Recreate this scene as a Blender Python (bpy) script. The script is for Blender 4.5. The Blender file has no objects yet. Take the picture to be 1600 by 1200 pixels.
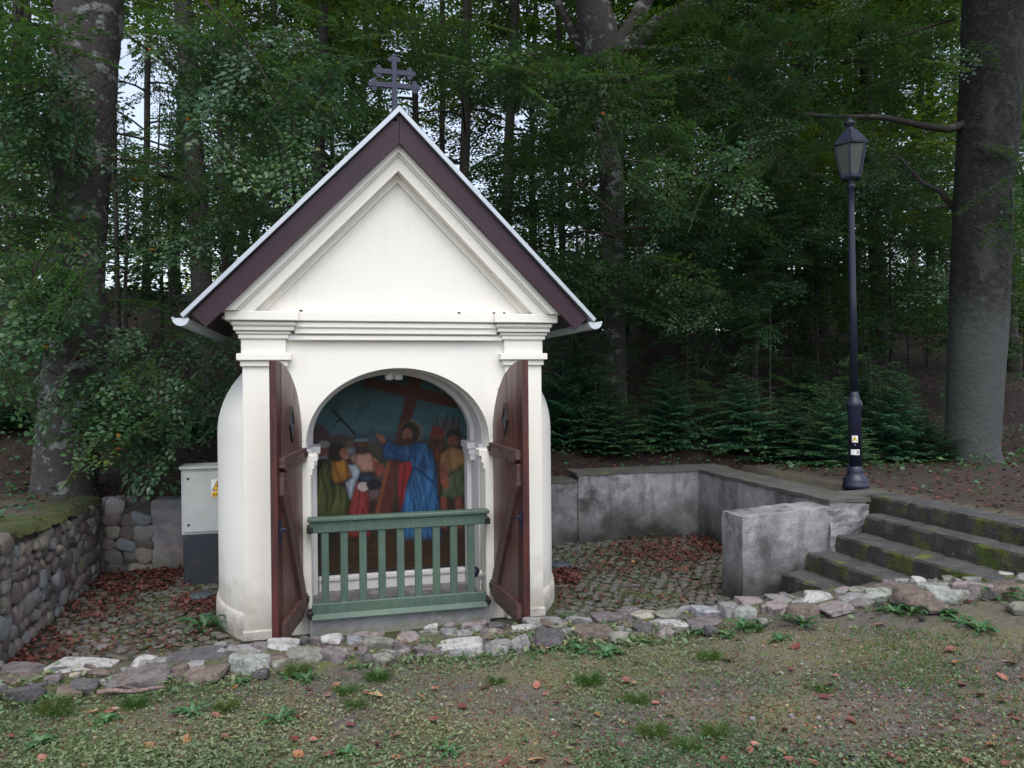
import bpy, math, random
import numpy as np
from mathutils import Matrix, Vector

R = math.radians
random.seed(7)
rng = np.random.default_rng(7)
sc = bpy.context.scene
col = sc.collection

# ------------------------------------------------------------------ camera
PHI, ROLL, PITCH, FPX = R(13.93), 0.009, 0.0054, 1200.0
CAM = np.array([-0.563, -5.785, 1.75])
_rt = np.array([math.cos(PHI), -math.sin(PHI), 0.0])
_fw = np.array([math.sin(PHI), math.cos(PHI), 0.0])
_up = np.array([0, 0, 1.0])
_f2 = _fw * math.cos(PITCH) - _up * math.sin(PITCH)
_u2 = _up * math.cos(PITCH) + _fw * math.sin(PITCH)
_r3 = _rt * math.cos(ROLL) - _u2 * math.sin(ROLL)
_u3 = _rt * math.sin(ROLL) + _u2 * math.cos(ROLL)
cd = bpy.data.cameras.new('camera')
cam = bpy.data.objects.new('camera', cd)
col.objects.link(cam)
cd.sensor_width = 36
cd.lens = 27
cd.clip_start = 0.05
cd.clip_end = 1000
cam.matrix_world = Matrix(((_r3[0], _u3[0], -_f2[0], CAM[0]), (_r3[1], _u3[1], -_f2[1], CAM[1]),
                           (_r3[2], _u3[2], -_f2[2], CAM[2]), (0, 0, 0, 1)))
sc.camera = cam

# ------------------------------------------------------------------ sky, sun, exposure
SUN_EL, SUN_AZ = R(64), R(184)          # azimuth the light comes from, clockwise from +Y
w = bpy.data.worlds.new('World')
sc.world = w
w.use_nodes = True
nt = w.node_tree
nt.nodes.clear()
sky = nt.nodes.new('ShaderNodeTexSky')
sky.sky_type = 'NISHITA'
sky.sun_disc = False
sky.sun_elevation = SUN_EL
sky.sun_rotation = SUN_AZ
sky.air_density = 1.0
sky.dust_density = 3.0
sky.ozone_density = 1.0
bg = nt.nodes.new('ShaderNodeBackground')
bg.inputs['Strength'].default_value = 0.15
wo = nt.nodes.new('ShaderNodeOutputWorld')
hsv = nt.nodes.new('ShaderNodeHueSaturation')      # thin overcast: the blue is washed out
hsv.inputs['Saturation'].default_value = 0.58
nt.links.new(sky.outputs[0], hsv.inputs['Color'])
nt.links.new(hsv.outputs[0], bg.inputs['Color'])
nt.links.new(bg.outputs[0], wo.inputs['Surface'])
sd = bpy.data.lights.new('sun', 'SUN')
sun = bpy.data.objects.new('sun', sd)
col.objects.link(sun)
sd.energy = 0.8
sd.angle = R(60)
sd.color = (1.0, 0.985, 0.965)
sdir = Vector((math.sin(SUN_AZ) * math.cos(SUN_EL), math.cos(SUN_AZ) * math.cos(SUN_EL), math.sin(SUN_EL)))
sun.rotation_euler = sdir.to_track_quat('Z', 'Y').to_euler()
sc.view_settings.view_transform = 'Standard'
sc.view_settings.look = 'None'
sc.view_settings.exposure = 1.06
sc.view_settings.gamma = 1.0
sc.view_settings.use_curve_mapping = False
sc.cycles.max_bounces = 6
sc.cycles.diffuse_bounces = 3
sc.cycles.transparent_max_bounces = 8
sc.cycles.use_denoising = True


# ------------------------------------------------------------------ measuring helpers (photo pixel -> place in the scene)
def ray(u, v):
    a, b = (u - 800) / FPX, (v - 600) / FPX
    return _f2 + _r3 * a - _u3 * b


def at_z(u, v, z):
    d = ray(u, v)
    return CAM + d * ((z - CAM[2]) / d[2])


def at_y(u, v, y):
    d = ray(u, v)
    return CAM + d * ((y - CAM[1]) / d[1])


def at_x(u, v, x):
    d = ray(u, v)
    return CAM + d * ((x - CAM[0]) / d[0])


def at_d(u, v, dep):
    return CAM + ray(u, v) * dep


def pix(P):
    q = np.asarray(P) - CAM
    dep = q @ _f2
    return 800 + FPX * (q @ _r3) / dep, 600 - FPX * (q @ _u3) / dep, dep


def ss(x):
    x = np.clip(x, 0, 1)
    return x * x * (3 - 2 * x)


# ------------------------------------------------------------------ object helpers
ORG = {}


def tag(o, label=None, cat=None, group=None, kind=None):
    if label: o['label'] = label
    if cat: o['category'] = cat
    if group: o['group'] = group
    if kind: o['kind'] = kind
    return o


def thing(name, label, cat, loc=(0, 0, 0), group=None):
    o = bpy.data.objects.new(name, None)
    o.empty_display_size = 0.1
    o.location = loc
    col.objects.link(o)
    ORG[o.name] = np.array(loc, float)
    return tag(o, label, cat, group)


def mesh(name, V, Fs, mats, smooth=False, mi=None, attrs=None):
    V = np.asarray(V, np.float32).reshape(-1, 3)
    me = bpy.data.meshes.new(name)
    if isinstance(Fs, np.ndarray):
        k = Fs.shape[1]
        me.vertices.add(len(V))
        me.vertices.foreach_set('co', V.ravel())
        me.loops.add(Fs.size)
        me.loops.foreach_set('vertex_index', Fs.astype(np.int32).ravel())
        me.polygons.add(len(Fs))
        me.polygons.foreach_set('loop_start', np.arange(0, Fs.size, k, dtype=np.int32))
        me.update(calc_edges=True)
    else:
        me.from_pydata([tuple(map(float, v)) for v in V], [], [tuple(int(i) for i in f) for f in Fs])
        me.update()
    for m in (mats if isinstance(mats, (list, tuple)) else [mats]):
        me.materials.append(m)
    n = len(me.polygons)
    if smooth:
        me.polygons.foreach_set('use_smooth', np.ones(n, bool))
    if mi is not None:
        me.polygons.foreach_set('material_index', np.asarray(mi, np.int32))
    for an, av in (attrs or {}).items():
        av = np.asarray(av, np.float32)
        if av.ndim == 1:
            a = me.attributes.new(an, 'FLOAT', 'POINT')
            a.data.foreach_set('value', av)
        else:
            a = me.attributes.new(an, 'FLOAT_COLOR', 'POINT')
            a.data.foreach_set('color', np.hstack([av, np.ones((len(av), 1), np.float32)]).ravel())
    return me


def link(name, me, parent=None):
    o = bpy.data.objects.new(name, me)
    col.objects.link(o)
    if parent is not None:
        o.parent = parent
        ORG[o.name] = ORG[parent.name]
    else:
        ORG[o.name] = np.zeros(3)
    return o


def mk(name, VF, mats, parent=None, smooth=False, mi=None, attrs=None):
    V, Fs = VF
    V = np.asarray(V, float).reshape(-1, 3)
    if parent is not None:
        V = V - ORG[parent.name]
    return link(name, mesh(name, V, Fs, mats, smooth, mi, attrs), parent)


def put(name, me, parent, loc, rot=(0, 0, 0), scale=(1, 1, 1)):
    """a copy sharing mesh data, loc in world coordinates"""
    o = bpy.data.objects.new(name, me)
    col.objects.link(o)
    if parent is not None:
        o.parent = parent
        o.location = np.asarray(loc, float) - ORG[parent.name]
    else:
        o.location = loc
    o.rotation_euler = rot
    o.scale = scale
    return o


# ------------------------------------------------------------------ shape helpers: all return (verts, faces)
def join(*parts):
    V, F, o = [], [], 0
    for v, f in parts:
        v = np.asarray(v, float).reshape(-1, 3)
        V.append(v)
        F += [tuple(int(i) + o for i in q) for q in f]
        o += len(v)
    return np.vstack(V), F


def box(x0, x1, y0, y1, z0, z1):
    V = [(x, y, z) for z in (z0, z1) for y in (y0, y1) for x in (x0, x1)]
    return np.array(V, float), [(0, 2, 3, 1), (4, 5, 7, 6), (0, 1, 5, 4), (2, 6, 7, 3), (0, 4, 6, 2), (1, 3, 7, 5)]


def bbox(x0, x1, y0, y1, z0, z1, b=0.006):
    """box with chamfered edges"""
    V, idx = [], {}
    lim = ((x0, x1), (y0, y1), (z0, z1))
    for sx in (0, 1):
        for sy in (0, 1):
            for sz in (0, 1):
                for ax in range(3):
                    p = []
                    for k, s in enumerate((sx, sy, sz)):
                        q = lim[k][s]
                        if k != ax: q += b if s == 0 else -b
                        p.append(q)
                    idx[(sx, sy, sz, ax)] = len(V)
                    V.append(p)
    F = []
    for ax in range(3):
        o = [k for k in range(3) if k != ax]
        for s in (0, 1):
            q = []
            for a, c in ((0, 0), (1, 0), (1, 1), (0, 1)):
                t = [0, 0, 0]
                t[ax] = s; t[o[0]] = a; t[o[1]] = c
                q.append(idx[(*t, ax)])
            F.append(q)
    for ax in range(3):
        o = [k for k in range(3) if k != ax]
        for a in (0, 1):
            for c in (0, 1):
                t0, t1 = [0, 0, 0], [0, 0, 0]
                t0[o[0]] = t1[o[0]] = a; t0[o[1]] = t1[o[1]] = c
                t1[ax] = 1
                F.append([idx[(*t0, o[0])], idx[(*t1, o[0])], idx[(*t1, o[1])], idx[(*t0, o[1])]])
    for sx in (0, 1):
        for sy in (0, 1):
            for sz in (0, 1):
                F.append([idx[(sx, sy, sz, k)] for k in range(3)])
    V = np.array(V)
    c = V.mean(0)
    G = []
    for f in F:
        n = np.cross(V[f[1]] - V[f[0]], V[f[2]] - V[f[0]])
        G.append(tuple(f) if n @ (V[list(f)].mean(0) - c) > 0 else tuple(f[::-1]))
    return V, G


def prism_xz(poly, y0, y1):
    """polygon in x,z (counter-clockwise seen from the front, -Y) extruded from y0 (front) to y1"""
    n = len(poly)
    V = [(x, y0, z) for x, z in poly] + [(x, y1, z) for x, z in poly]
    F = [tuple(range(n)), tuple(range(2 * n - 1, n - 1, -1))]
    for i in range(n):
        j = (i + 1) % n
        F.append((i, i + n, j + n, j))
    return np.array(V, float), F


def lathe(prof, n=24, c=(0, 0, 0), close=True):
    V, F = [], []
    for r, z in prof:
        for k in range(n):
            a = 2 * math.pi * k / n
            V.append((c[0] + r * math.cos(a), c[1] + r * math.sin(a), c[2] + z))
    m = len(prof)
    for i in range(m - 1):
        for k in range(n):
            l = (k + 1) % n
            F.append((i * n + k, i * n + l, (i + 1) * n + l, (i + 1) * n + k))
    if close:
        F.append(tuple(range(n - 1, -1, -1)))
        F.append(tuple(range((m - 1) * n, m * n)))
    return np.array(V, float), F


def tube(path, rad, n=8, cap=True, wob=0.0, seed=0):
    P = np.asarray(path, float)
    m = len(P)
    rad = np.broadcast_to(np.asarray(rad, float), (m,))
    T = np.gradient(P, axis=0)
    T /= np.linalg.norm(T, axis=1)[:, None] + 1e-9
    ref = np.array([0.0, 1, 0]) if abs(T[0][1]) < 0.9 else np.array([1.0, 0, 0])
    r2 = np.random.default_rng(seed)
    V, F = [], []
    ph = r2.uniform(0, 6.28, 4)
    a = np.arange(n) * 2 * math.pi / n
    for i in range(m):
        b = np.cross(T[i], ref); b /= np.linalg.norm(b)
        c = np.cross(b, T[i])
        rr = rad[i] * (1 + wob * (np.sin(2 * a + ph[0] + i * .3) * .5 + np.sin(3 * a + ph[1] - i * .2) * .35 + np.sin(5 * a + ph[2] + i * .5) * .25 + r2.normal(0, .25, n)))
        V.append(P[i] + np.outer(np.cos(a) * rr, b) + np.outer(np.sin(a) * rr, c))
    V = np.vstack(V)
    for i in range(m - 1):
        for k in range(n):
            l = (k + 1) % n
            F.append((i * n + k, (i + 1) * n + k, (i + 1) * n + l, i * n + l)[::-1])
    if cap:
        F.append(tuple(range(n - 1, -1, -1)))
        F.append(tuple(range((m - 1) * n, m * n)))
    return V, F


def xform(VF, fn):
    V, F = VF
    return np.array([fn(p) for p in np.asarray(V)]), F


# ------------------------------------------------------------------ materials
def mat(name, base, rough=0.8, noise=None, bump=None, rnd=None, extra=None, spec=0.5, metal=0.0, coat=0):
    """base: colour; noise: list of (scale, detail, colour, lo, hi[, stretch]) blended over it; bump: list of (scale, strength, dist);
    rnd: list of colours picked per object"""
    m = bpy.data.materials.new(name)
    m.use_nodes = True
    t = m.node_tree
    N, L = t.nodes, t.links
    p = N['Principled BSDF']
    p.inputs['Roughness'].default_value = rough
    p.inputs['Specular IOR Level'].default_value = spec
    p.inputs['Metallic'].default_value = metal
    p.inputs['Coat Weight'].default_value = coat
    tc = N.new('ShaderNodeNewGeometry')
    cur = None
    vec = tc.outputs['Position']
    if rnd:
        oi = N.new('ShaderNodeObjectInfo')
        rp = N.new('ShaderNodeValToRGB')
        rp.color_ramp.interpolation = 'CONSTANT'
        es = rp.color_ramp.elements
        while len(es) < len(rnd): es.new(0.5)
        for i, c in enumerate(rnd):
            es[i].position = i / len(rnd)
            es[i].color = (*c, 1)
        L.new(oi.outputs['Random'], rp.inputs[0])
        cur = rp.outputs[0]
        ad = N.new('ShaderNodeVectorMath'); ad.operation = 'ADD'
        ml = N.new('ShaderNodeVectorMath'); ml.operation = 'SCALE'
        cb = N.new('ShaderNodeCombineXYZ')
        L.new(oi.outputs['Random'], cb.inputs[0]); L.new(oi.outputs['Random'], cb.inputs[1])
        L.new(cb.outputs[0], ml.inputs[0]); ml.inputs['Scale'].default_value = 30
        L.new(vec, ad.inputs[0]); L.new(ml.outputs[0], ad.inputs[1])
        vec = ad.outputs[0]
    else:
        rg = N.new('ShaderNodeRGB')
        rg.outputs[0].default_value = (*base, 1)
        cur = rg.outputs[0]
    for q in noise or ():
        s, d, c, lo, hi = q[:5]
        nz = N.new('ShaderNodeTexNoise')
        nz.inputs['Scale'].default_value = s
        nz.inputs['Detail'].default_value = d
        nz.inputs['Roughness'].default_value = 0.62
        v2 = vec
        if len(q) > 5:
            mp = N.new('ShaderNodeMapping')
            mp.inputs['Scale'].default_value = q[5]
            L.new(vec, mp.inputs[0])
            v2 = mp.outputs[0]
        L.new(v2, nz.inputs['Vector'])
        mr = N.new('ShaderNodeMapRange')
        mr.inputs['From Min'].default_value = lo
        mr.inputs['From Max'].default_value = hi
        mr.inputs['To Max'].default_value = q[6] if len(q) > 6 else 1.0
        L.new(nz.outputs['Fac'], mr.inputs['Value'])
        mx = N.new('ShaderNodeMix'); mx.data_type = 'RGBA'
        L.new(mr.outputs[0], mx.inputs['Factor'])
        L.new(cur, mx.inputs['A'])
        mx.inputs['B'].default_value = (*c, 1)
        cur = mx.outputs['Result']
    if extra:
        cur = extra(N, L, cur, vec, p) or cur
    L.new(cur, p.inputs['Base Color'])
    nb = None
    for s, st, di in bump or ():
        nz = N.new('ShaderNodeTexNoise')
        nz.inputs['Scale'].default_value = s
        nz.inputs['Detail'].default_value = 6
        L.new(vec, nz.inputs['Vector'])
        b = N.new('ShaderNodeBump')
        b.inputs['Strength'].default_value = st
        b.inputs['Distance'].default_value = di
        L.new(nz.outputs['Fac'], b.inputs['Height'])
        if nb: L.new(nb, b.inputs['Normal'])
        nb = b.outputs[0]
    if nb: L.new(nb, p.inputs['Normal'])
    return m


def leafmat(name, ramp, trans=0.35, rough=0.42, attr='tint', spec=0.5, vary=0.0):
    m = bpy.data.materials.new(name)
    m.use_nodes = True
    t = m.node_tree
    N, L = t.nodes, t.links
    p = N['Principled BSDF']
    p.inputs['Roughness'].default_value = rough
    p.inputs['Specular IOR Level'].default_value = spec
    a = N.new('ShaderNodeAttribute'); a.attribute_name = attr
    rp = N.new('ShaderNodeValToRGB')
    es = rp.color_ramp.elements
    while len(es) < len(ramp): es.new(0.5)
    for i, (x, c) in enumerate(ramp):
        es[i].position = x
        es[i].color = (*c, 1)
    if vary:                                       # each plant a little lighter or yellower than the next
        oi = N.new('ShaderNodeObjectInfo')
        ma = N.new('ShaderNodeMath'); ma.operation = 'MULTIPLY_ADD'
        sb = N.new('ShaderNodeMath'); sb.operation = 'SUBTRACT'
        L.new(oi.outputs['Random'], sb.inputs[0]); sb.inputs[1].default_value = .5
        L.new(sb.outputs[0], ma.inputs[0]); ma.inputs[1].default_value = vary
        L.new(a.outputs['Fac'], ma.inputs[2])
        L.new(ma.outputs[0], rp.inputs[0])
    else:
        L.new(a.outputs['Fac'], rp.inputs[0])
    L.new(rp.outputs[0], p.inputs['Base Color'])
    if trans:
        tr = N.new('ShaderNodeBsdfTranslucent')
        mx = N.new('ShaderNodeMixShader')
        mx.inputs[0].default_value = trans
        hs = N.new('ShaderNodeMix'); hs.data_type = 'RGBA'; hs.blend_type = 'MULTIPLY'
        hs.inputs['Factor'].default_value = 1
        hs.inputs['B'].default_value = (1.5, 1.5, .5, 1)
        L.new(rp.outputs[0], hs.inputs['A'])
        L.new(hs.outputs['Result'], tr.inputs[0])
        L.new(p.outputs[0], mx.inputs[1]); L.new(tr.outputs[0], mx.inputs[2])
        L.new(mx.outputs[0], N['Material Output'].inputs['Surface'])
    return m


def attrmat(name, attr, rough=0.6, grain=0.0, spec=0.4):
    m = bpy.data.materials.new(name)
    m.use_nodes = True
    N, L = m.node_tree.nodes, m.node_tree.links
    p = N['Principled BSDF']
    p.inputs['Roughness'].default_value = rough
    p.inputs['Specular IOR Level'].default_value = spec
    a = N.new('ShaderNodeAttribute'); a.attribute_name = attr
    cur = a.outputs['Color']
    if grain:
        g = N.new('ShaderNodeNewGeometry')
        nz = N.new('ShaderNodeTexNoise')
        nz.inputs['Scale'].default_value = 60
        nz.inputs['Detail'].default_value = 5
        L.new(g.outputs['Position'], nz.inputs['Vector'])
        mr = N.new('ShaderNodeMapRange')
        mr.inputs['From Min'].default_value = .3; mr.inputs['From Max'].default_value = .7
        mr.inputs['To Min'].default_value = 1 - grain; mr.inputs['To Max'].default_value = 1 + grain
        L.new(nz.outputs['Fac'], mr.inputs['Value'])
        vm = N.new('ShaderNodeVectorMath'); vm.operation = 'SCALE'
        L.new(cur, vm.inputs[0]); L.new(mr.outputs[0], vm.inputs['Scale'])
        cur = vm.outputs[0]
    L.new(cur, p.inputs['Base Color'])
    return m


def low_dirt(z0, z1, c, amt=0.9, sc_=6.0):
    """splash dirt / moss that climbs unevenly from the ground between z1 and z0"""
    def f(N, L, cur, vec, p):
        g = N.new('ShaderNodeNewGeometry')
        sp = N.new('ShaderNodeSeparateXYZ')
        L.new(g.outputs['Position'], sp.inputs[0])
        nz = N.new('ShaderNodeTexNoise')
        nz.inputs['Scale'].default_value = sc_
        nz.inputs['Detail'].default_value = 5
        L.new(g.outputs['Position'], nz.inputs['Vector'])
        ma = N.new('ShaderNodeMath'); ma.operation = 'MULTIPLY_ADD'
        L.new(nz.outputs['Fac'], ma.inputs[0]); ma.inputs[1].default_value = (z0 - z1) * 1.6
        L.new(sp.outputs[2], ma.inputs[2])
        mr = N.new('ShaderNodeMapRange')
        mr.inputs['From Min'].default_value = z1 + (z0 - z1) * .8
        mr.inputs['From Max'].default_value = z0 + (z0 - z1) * .8
        mr.inputs['To Min'].default_value = amt
        mr.inputs['To Max'].default_value = 0
        L.new(ma.outputs[0], mr.inputs['Value'])
        mx = N.new('ShaderNodeMix'); mx.data_type = 'RGBA'
        L.new(mr.outputs[0], mx.inputs['Factor'])
        L.new(cur, mx.inputs['A'])
        mx.inputs['B'].default_value = (*c, 1)
        return mx.outputs['Result']
    return f


M = {}
M['plaster'] = mat('plaster', (.835, .808, .735), .85, [(2.5, 5, (.72, .705, .65), .55, .80, (3, 3, .3), .6), (1.3, 5, (.79, .77, .73), .45, .75, (1, 1, 1), .8), (9, 6, (.72, .70, .65), .62, .8, (1, 1, 1), .5)],
                   [(90, .12, .01), (9, .12, .02)], extra=low_dirt(.36, -.08, (.44, .41, .35), .85))
M['plaster_inner'] = mat('plaster_inner', (.74, .73, .73), .85, [(3, 5, (.66, .65, .64), .45, .75)], [(80, .15, .01)])
M['plinth'] = mat('plinth_plaster', (.58, .55, .50), .9, [(7, 6, (.36, .33, .29), .45, .7)], [(60, .4, .02)])
M['sill'] = mat('sill_concrete', (.40, .40, .425), .85, [(8, 6, (.27, .27, .275), .45, .7), (5, 4, (.22, .25, .15), .6, .75)], [(70, .35, .01)], extra=low_dirt(-.01, -.09, (.19, .20, .13), .8, 14))
M['brown'] = mat('brown_painted_wood', (.034, .011, .021), .5, [(6, 5, (.024, .008, .016), .4, .7), (30, 4, (.048, .017, .028), .55, .8)], [(40, .15, .01)], spec=.4)
M['door'] = mat('door_plank_wood', (.125, .052, .036), .38, [(3, 6, (.060, .026, .023), .4, .65, (9, 9, .5)), (14, 5, (.165, .095, .082), .5, .75, (6, 6, .4)), (2, 4, (.14, .10, .092), .5, .75, (1, 1, 1), .6)], [(40, .2, .01)], spec=.6)
M['door_edge'] = mat('door_edge_wood', (.078, .020, .016), .45, [(4, 6, (.032, .009, .011), .4, .65, (6, 6, .5)), (12, 5, (.10, .035, .033), .55, .75, (6, 6, .5))], [(30, .15, .01)])
M['door_ledge'] = mat('door_ledge_wood', (.11, .066, .060), .5, [(5, 6, (.07, .03, .027), .4, .65, (2, 2, 5))], [(40, .2, .01)])
M['green'] = mat('green_painted_wood', (.082, .132, .098), .48, [(5, 5, (.058, .104, .086), .4, .7, (1, 1, 1)), (7, 5, (.10, .155, .135), .5, .75, (6, 6, .5)), (30, 4, (.14, .18, .16), .66, .8, (1, 1, 1), .7)], [(50, .15, .008)])
M['steel'] = mat('galvanised_sheet', (.46, .50, .545), .45, [(9, 5, (.50, .53, .57), .45, .7)], metal=.5)
M['gutter'] = mat('gutter_zinc', (.55, .60, .64), .4, [(20, 4, (.30, .42, .38), .58, .7)], metal=.3)
M['soffit'] = mat('dark_soffit_wood', (.028, .014, .013), .7, [(6, 5, (.04, .02, .017), .5, .7)], [(30, .3, .01)])
M['iron'] = mat('painted_iron', (.012, .015, .036), .42, [(20, 4, (.018, .022, .046), .5, .7)], [(60, .15, .005)])
M['cross'] = mat('blue_black_iron', (.024, .028, .062), .6, [(60, 5, (.060, .068, .12), .5, .75)], [(120, .4, .01)])
M['black'] = mat('black_metal', (.012, .012, .013), .5)
M['mesh_grey'] = mat('lattice_pane', (.07, .07, .085), .4, [(160, 0, (.15, .15, .17), .5, .56)])
M['cabinet'] = mat('cabinet_grey', (.44, .46, .45), .5, [(4, 5, (.38, .40, .39), .45, .7)], [(300, .08, .003)])
M['cabinet_base'] = mat('cabinet_base_dark', (.022, .025, .036), .6, [(9, 6, (.05, .052, .06), .55, .75), (26, 5, (.16, .16, .17), .7, .8)], [(120, .3, .004)])
M['white'] = mat('white_plastic', (.72, .72, .72), .4, [(8, 3, (.62, .62, .62), .5, .7)])
M['yellow'] = mat('sign_yellow', (.75, .42, .02), .45, [(40, 2, (.62, .34, .02), .55, .7)])
M['signblack'] = mat('sign_black', (.015, .015, .015), .5)
M['signwhite'] = mat('sign_white', (.78, .78, .76), .45)
CONC = [(2.2, 6, (.17, .168, .178), .40, .62), (9, 6, (.38, .375, .38), .52, .72, (1, 1, 1), .8), (2.6, 6, (.075, .078, .08), .53, .66, (2.2, 2.2, .7), .75), (1.5, 6, (.05, .052, .05), .53, .62), (16, 5, (.06, .06, .056), .62, .72)]
M['concrete'] = mat('weathered_concrete', (.29, .288, .305), .9, CONC, [(50, .5, .012), (6, .3, .03)], extra=low_dirt(.52, -.04, (.022, .025, .018), .98, 3.0))
M['conc_pier'] = mat('pier_concrete', (.25, .24, .24), .9, [(3, 6, (.13, .135, .145), .45, .6, (1, 1, 1.6)), (2.2, 4, (.36, .26, .22), .55, .7)], [(50, .4, .012)], extra=low_dirt(.15, -.02, (.10, .095, .06), .8, 6))
M['coping'] = mat('coping_concrete', (.085, .083, .076), .92, [(4, 6, (.045, .047, .038), .45, .7), (6, 5, (.10, .12, .03), .6, .72)], [(50, .6, .012)])
M['step'] = mat('mossy_step_concrete', (.040, .040, .039), .92, [(5, 6, (.017, .018, .017), .42, .66), (40, 3, (.30, .30, .30), .66, .74), (3.2, 5, (.055, .072, .008), .48, .62)], [(50, .7, .015)])  # moss over a base tone darkened for the shade of overhanging trees
M['step_nose'] = mat('step_tread_concrete', (.062, .062, .065), .9, [(5, 6, (.030, .030, .031), .42, .66), (60, 3, (.42, .42, .42), .66, .74), (3.0, 5, (.09, .11, .01), .60, .70)], [(60, .6, .012)])  # tread tone also lowered to carry the tree shade over the steps
STONE = [(.15, .142, .14), (.115, .095, .097), (.20, .192, .188), (.085, .08, .082), (.165, .135, .13), (.125, .128, .112), (.155, .168, .182), (.105, .085, .078), (.22, .20, .165), (.14, .11, .108)]
STN = [(14, 6, (.10, .095, .09), .5, .75, (1, 1, 1), .7), (70, 4, (.40, .39, .38), .62, .78, (1, 1, 1), .5), (10, 5, (.09, .10, .035), .62, .74, (1, 1, 1), .8)]
M['stone'] = mat('field_stone', (.2, .2, .2), .85, STN, [(45, .5, .015), (150, .3, .004)], rnd=STONE)
M['cobble'] = mat('cobble_stone', (.1, .1, .1), .8, [(18, 5, (.045, .042, .04), .45, .75, (1, 1, 1), .7), (7, 5, (.045, .058, .014), .50, .66)], [(60, .5, .01)],
                  rnd=[(.10, .095, .09), (.125, .105, .10), (.075, .07, .07), (.15, .14, .135), (.095, .095, .10), (.11, .085, .08)])
for nm, c in (('pale', (.34, .335, .33)), ('beige', (.31, .285, .24)), ('grey', (.20, .198, .20)), ('dark', (.075, .070, .074)), ('purple', (.13, .112, .117)), ('pink', (.195, .165, .163)),
              ('brown', (.13, .10, .085)), ('olive', (.18, .178, .15)), ('blue', (.24, .25, .275)), ('greenish', (.245, .258, .238))):
    M['st_' + nm] = mat('stone_' + nm, c, .85, [(16, 6, tuple(x * .42 for x in c), .44, .66, (1, 1, 1), .9), (60, 5, tuple(min(.6, x * 1.8 + .04) for x in c), .55, .72, (1, 1, 1), .7), (110, 3, tuple(x * .3 for x in c), .60, .72, (1, 1, 1), .7), (9, 5, (.075, .085, .025), .63, .74, (1, 1, 1), .75)],
                             [(40, .6, .015), (150, .35, .004)])
M['mortar'] = mat('mossy_mortar', (.06, .055, .048), .95, [(6, 5, (.035, .042, .014), .5, .68), (25, 5, (.11, .10, .09), .55, .75)], [(40, .8, .02)])
M['moss'] = mat('moss', (.085, .105, .024), .95, [(14, 6, (.042, .060, .014), .42, .62), (5, 5, (.085, .070, .042), .50, .62), (60, 4, (.13, .14, .04), .6, .75)], [(40, 1, .03), (160, .8, .01)])
M['paving_soil'] = mat('paving_soil', (.048, .042, .033), .95, [(3, 5, (.045, .060, .014), .42, .62), (30, 5, (.075, .065, .05), .5, .75)], [(60, .8, .02)])
M['tile'] = mat('floor_tile', (.2, .2, .2), .5, [(12, 5, (.13, .125, .13), .45, .7)], rnd=[(.21, .205, .22), (.165, .16, .175), (.25, .24, .245), (.135, .13, .14)], bump=[(60, .2, .005)])
M['grout'] = mat('floor_grout', (.24, .23, .23), .9, [(30, 3, (.17, .16, .16), .4, .7)])
M['lid'] = mat('cast_lid', (.060, .075, .090), .45, [(30, 4, (.09, .105, .12), .5, .7)], [(100, .4, .006)])
M['glass_frost'] = mat('frosted_lantern_glass', (.085, .095, .09), .3, [(6, 4, (.06, .07, .065), .4, .7)])
M['bulb'] = mat('bulb_glass', (.72, .66, .5), .25)
M['bark'] = mat('beech_bark', (.062, .053, .052), .9, [(3, 6, (.040, .033, .034), .42, .66, (1, 1, .55)), (5, 5, (.22, .235, .23), .545, .60, (1, 1, 1.3), .85), (7, 6, (.018, .015, .014), .60, .70, (1, 1, .8), .8), (40, 4, (.26, .27, .26), .70, .76, (1, 1, 1), .8), (2.5, 5, (.035, .045, .022), .58, .72)],
                 [(22, .7, .03), (90, .4, .008)])
M['bark_dark'] = mat('woodland_bark', (.045, .041, .037), .92, [(4, 5, (.022, .020, .017), .42, .66, (1, 1, .4)), (6, 4, (.085, .09, .08), .6, .7), (2, 4, (.026, .034, .015), .55, .7)], [(20, .8, .03)])
M['bark_big'] = mat('lichen_bark', (.013, .0118, .0105), .92, [(9, 6, (.014, .012, .011), .45, .6, (1, 1, .5)), (11, 6, (.030, .033, .030), .52, .60), (34, 5, (.006, .006, .006), .54, .64), (45, 4, (.105, .115, .11), .60, .70), (4, 5, (.05, .054, .05), .55, .66, (1, 1, .6), .7)], [(14, .7, .03), (60, .9, .012)], extra=low_dirt(2.9, 2.2, (.072, .08, .078), .8, 13))
M['twig'] = mat('twig_bark', (.04, .032, .026), .8)


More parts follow.
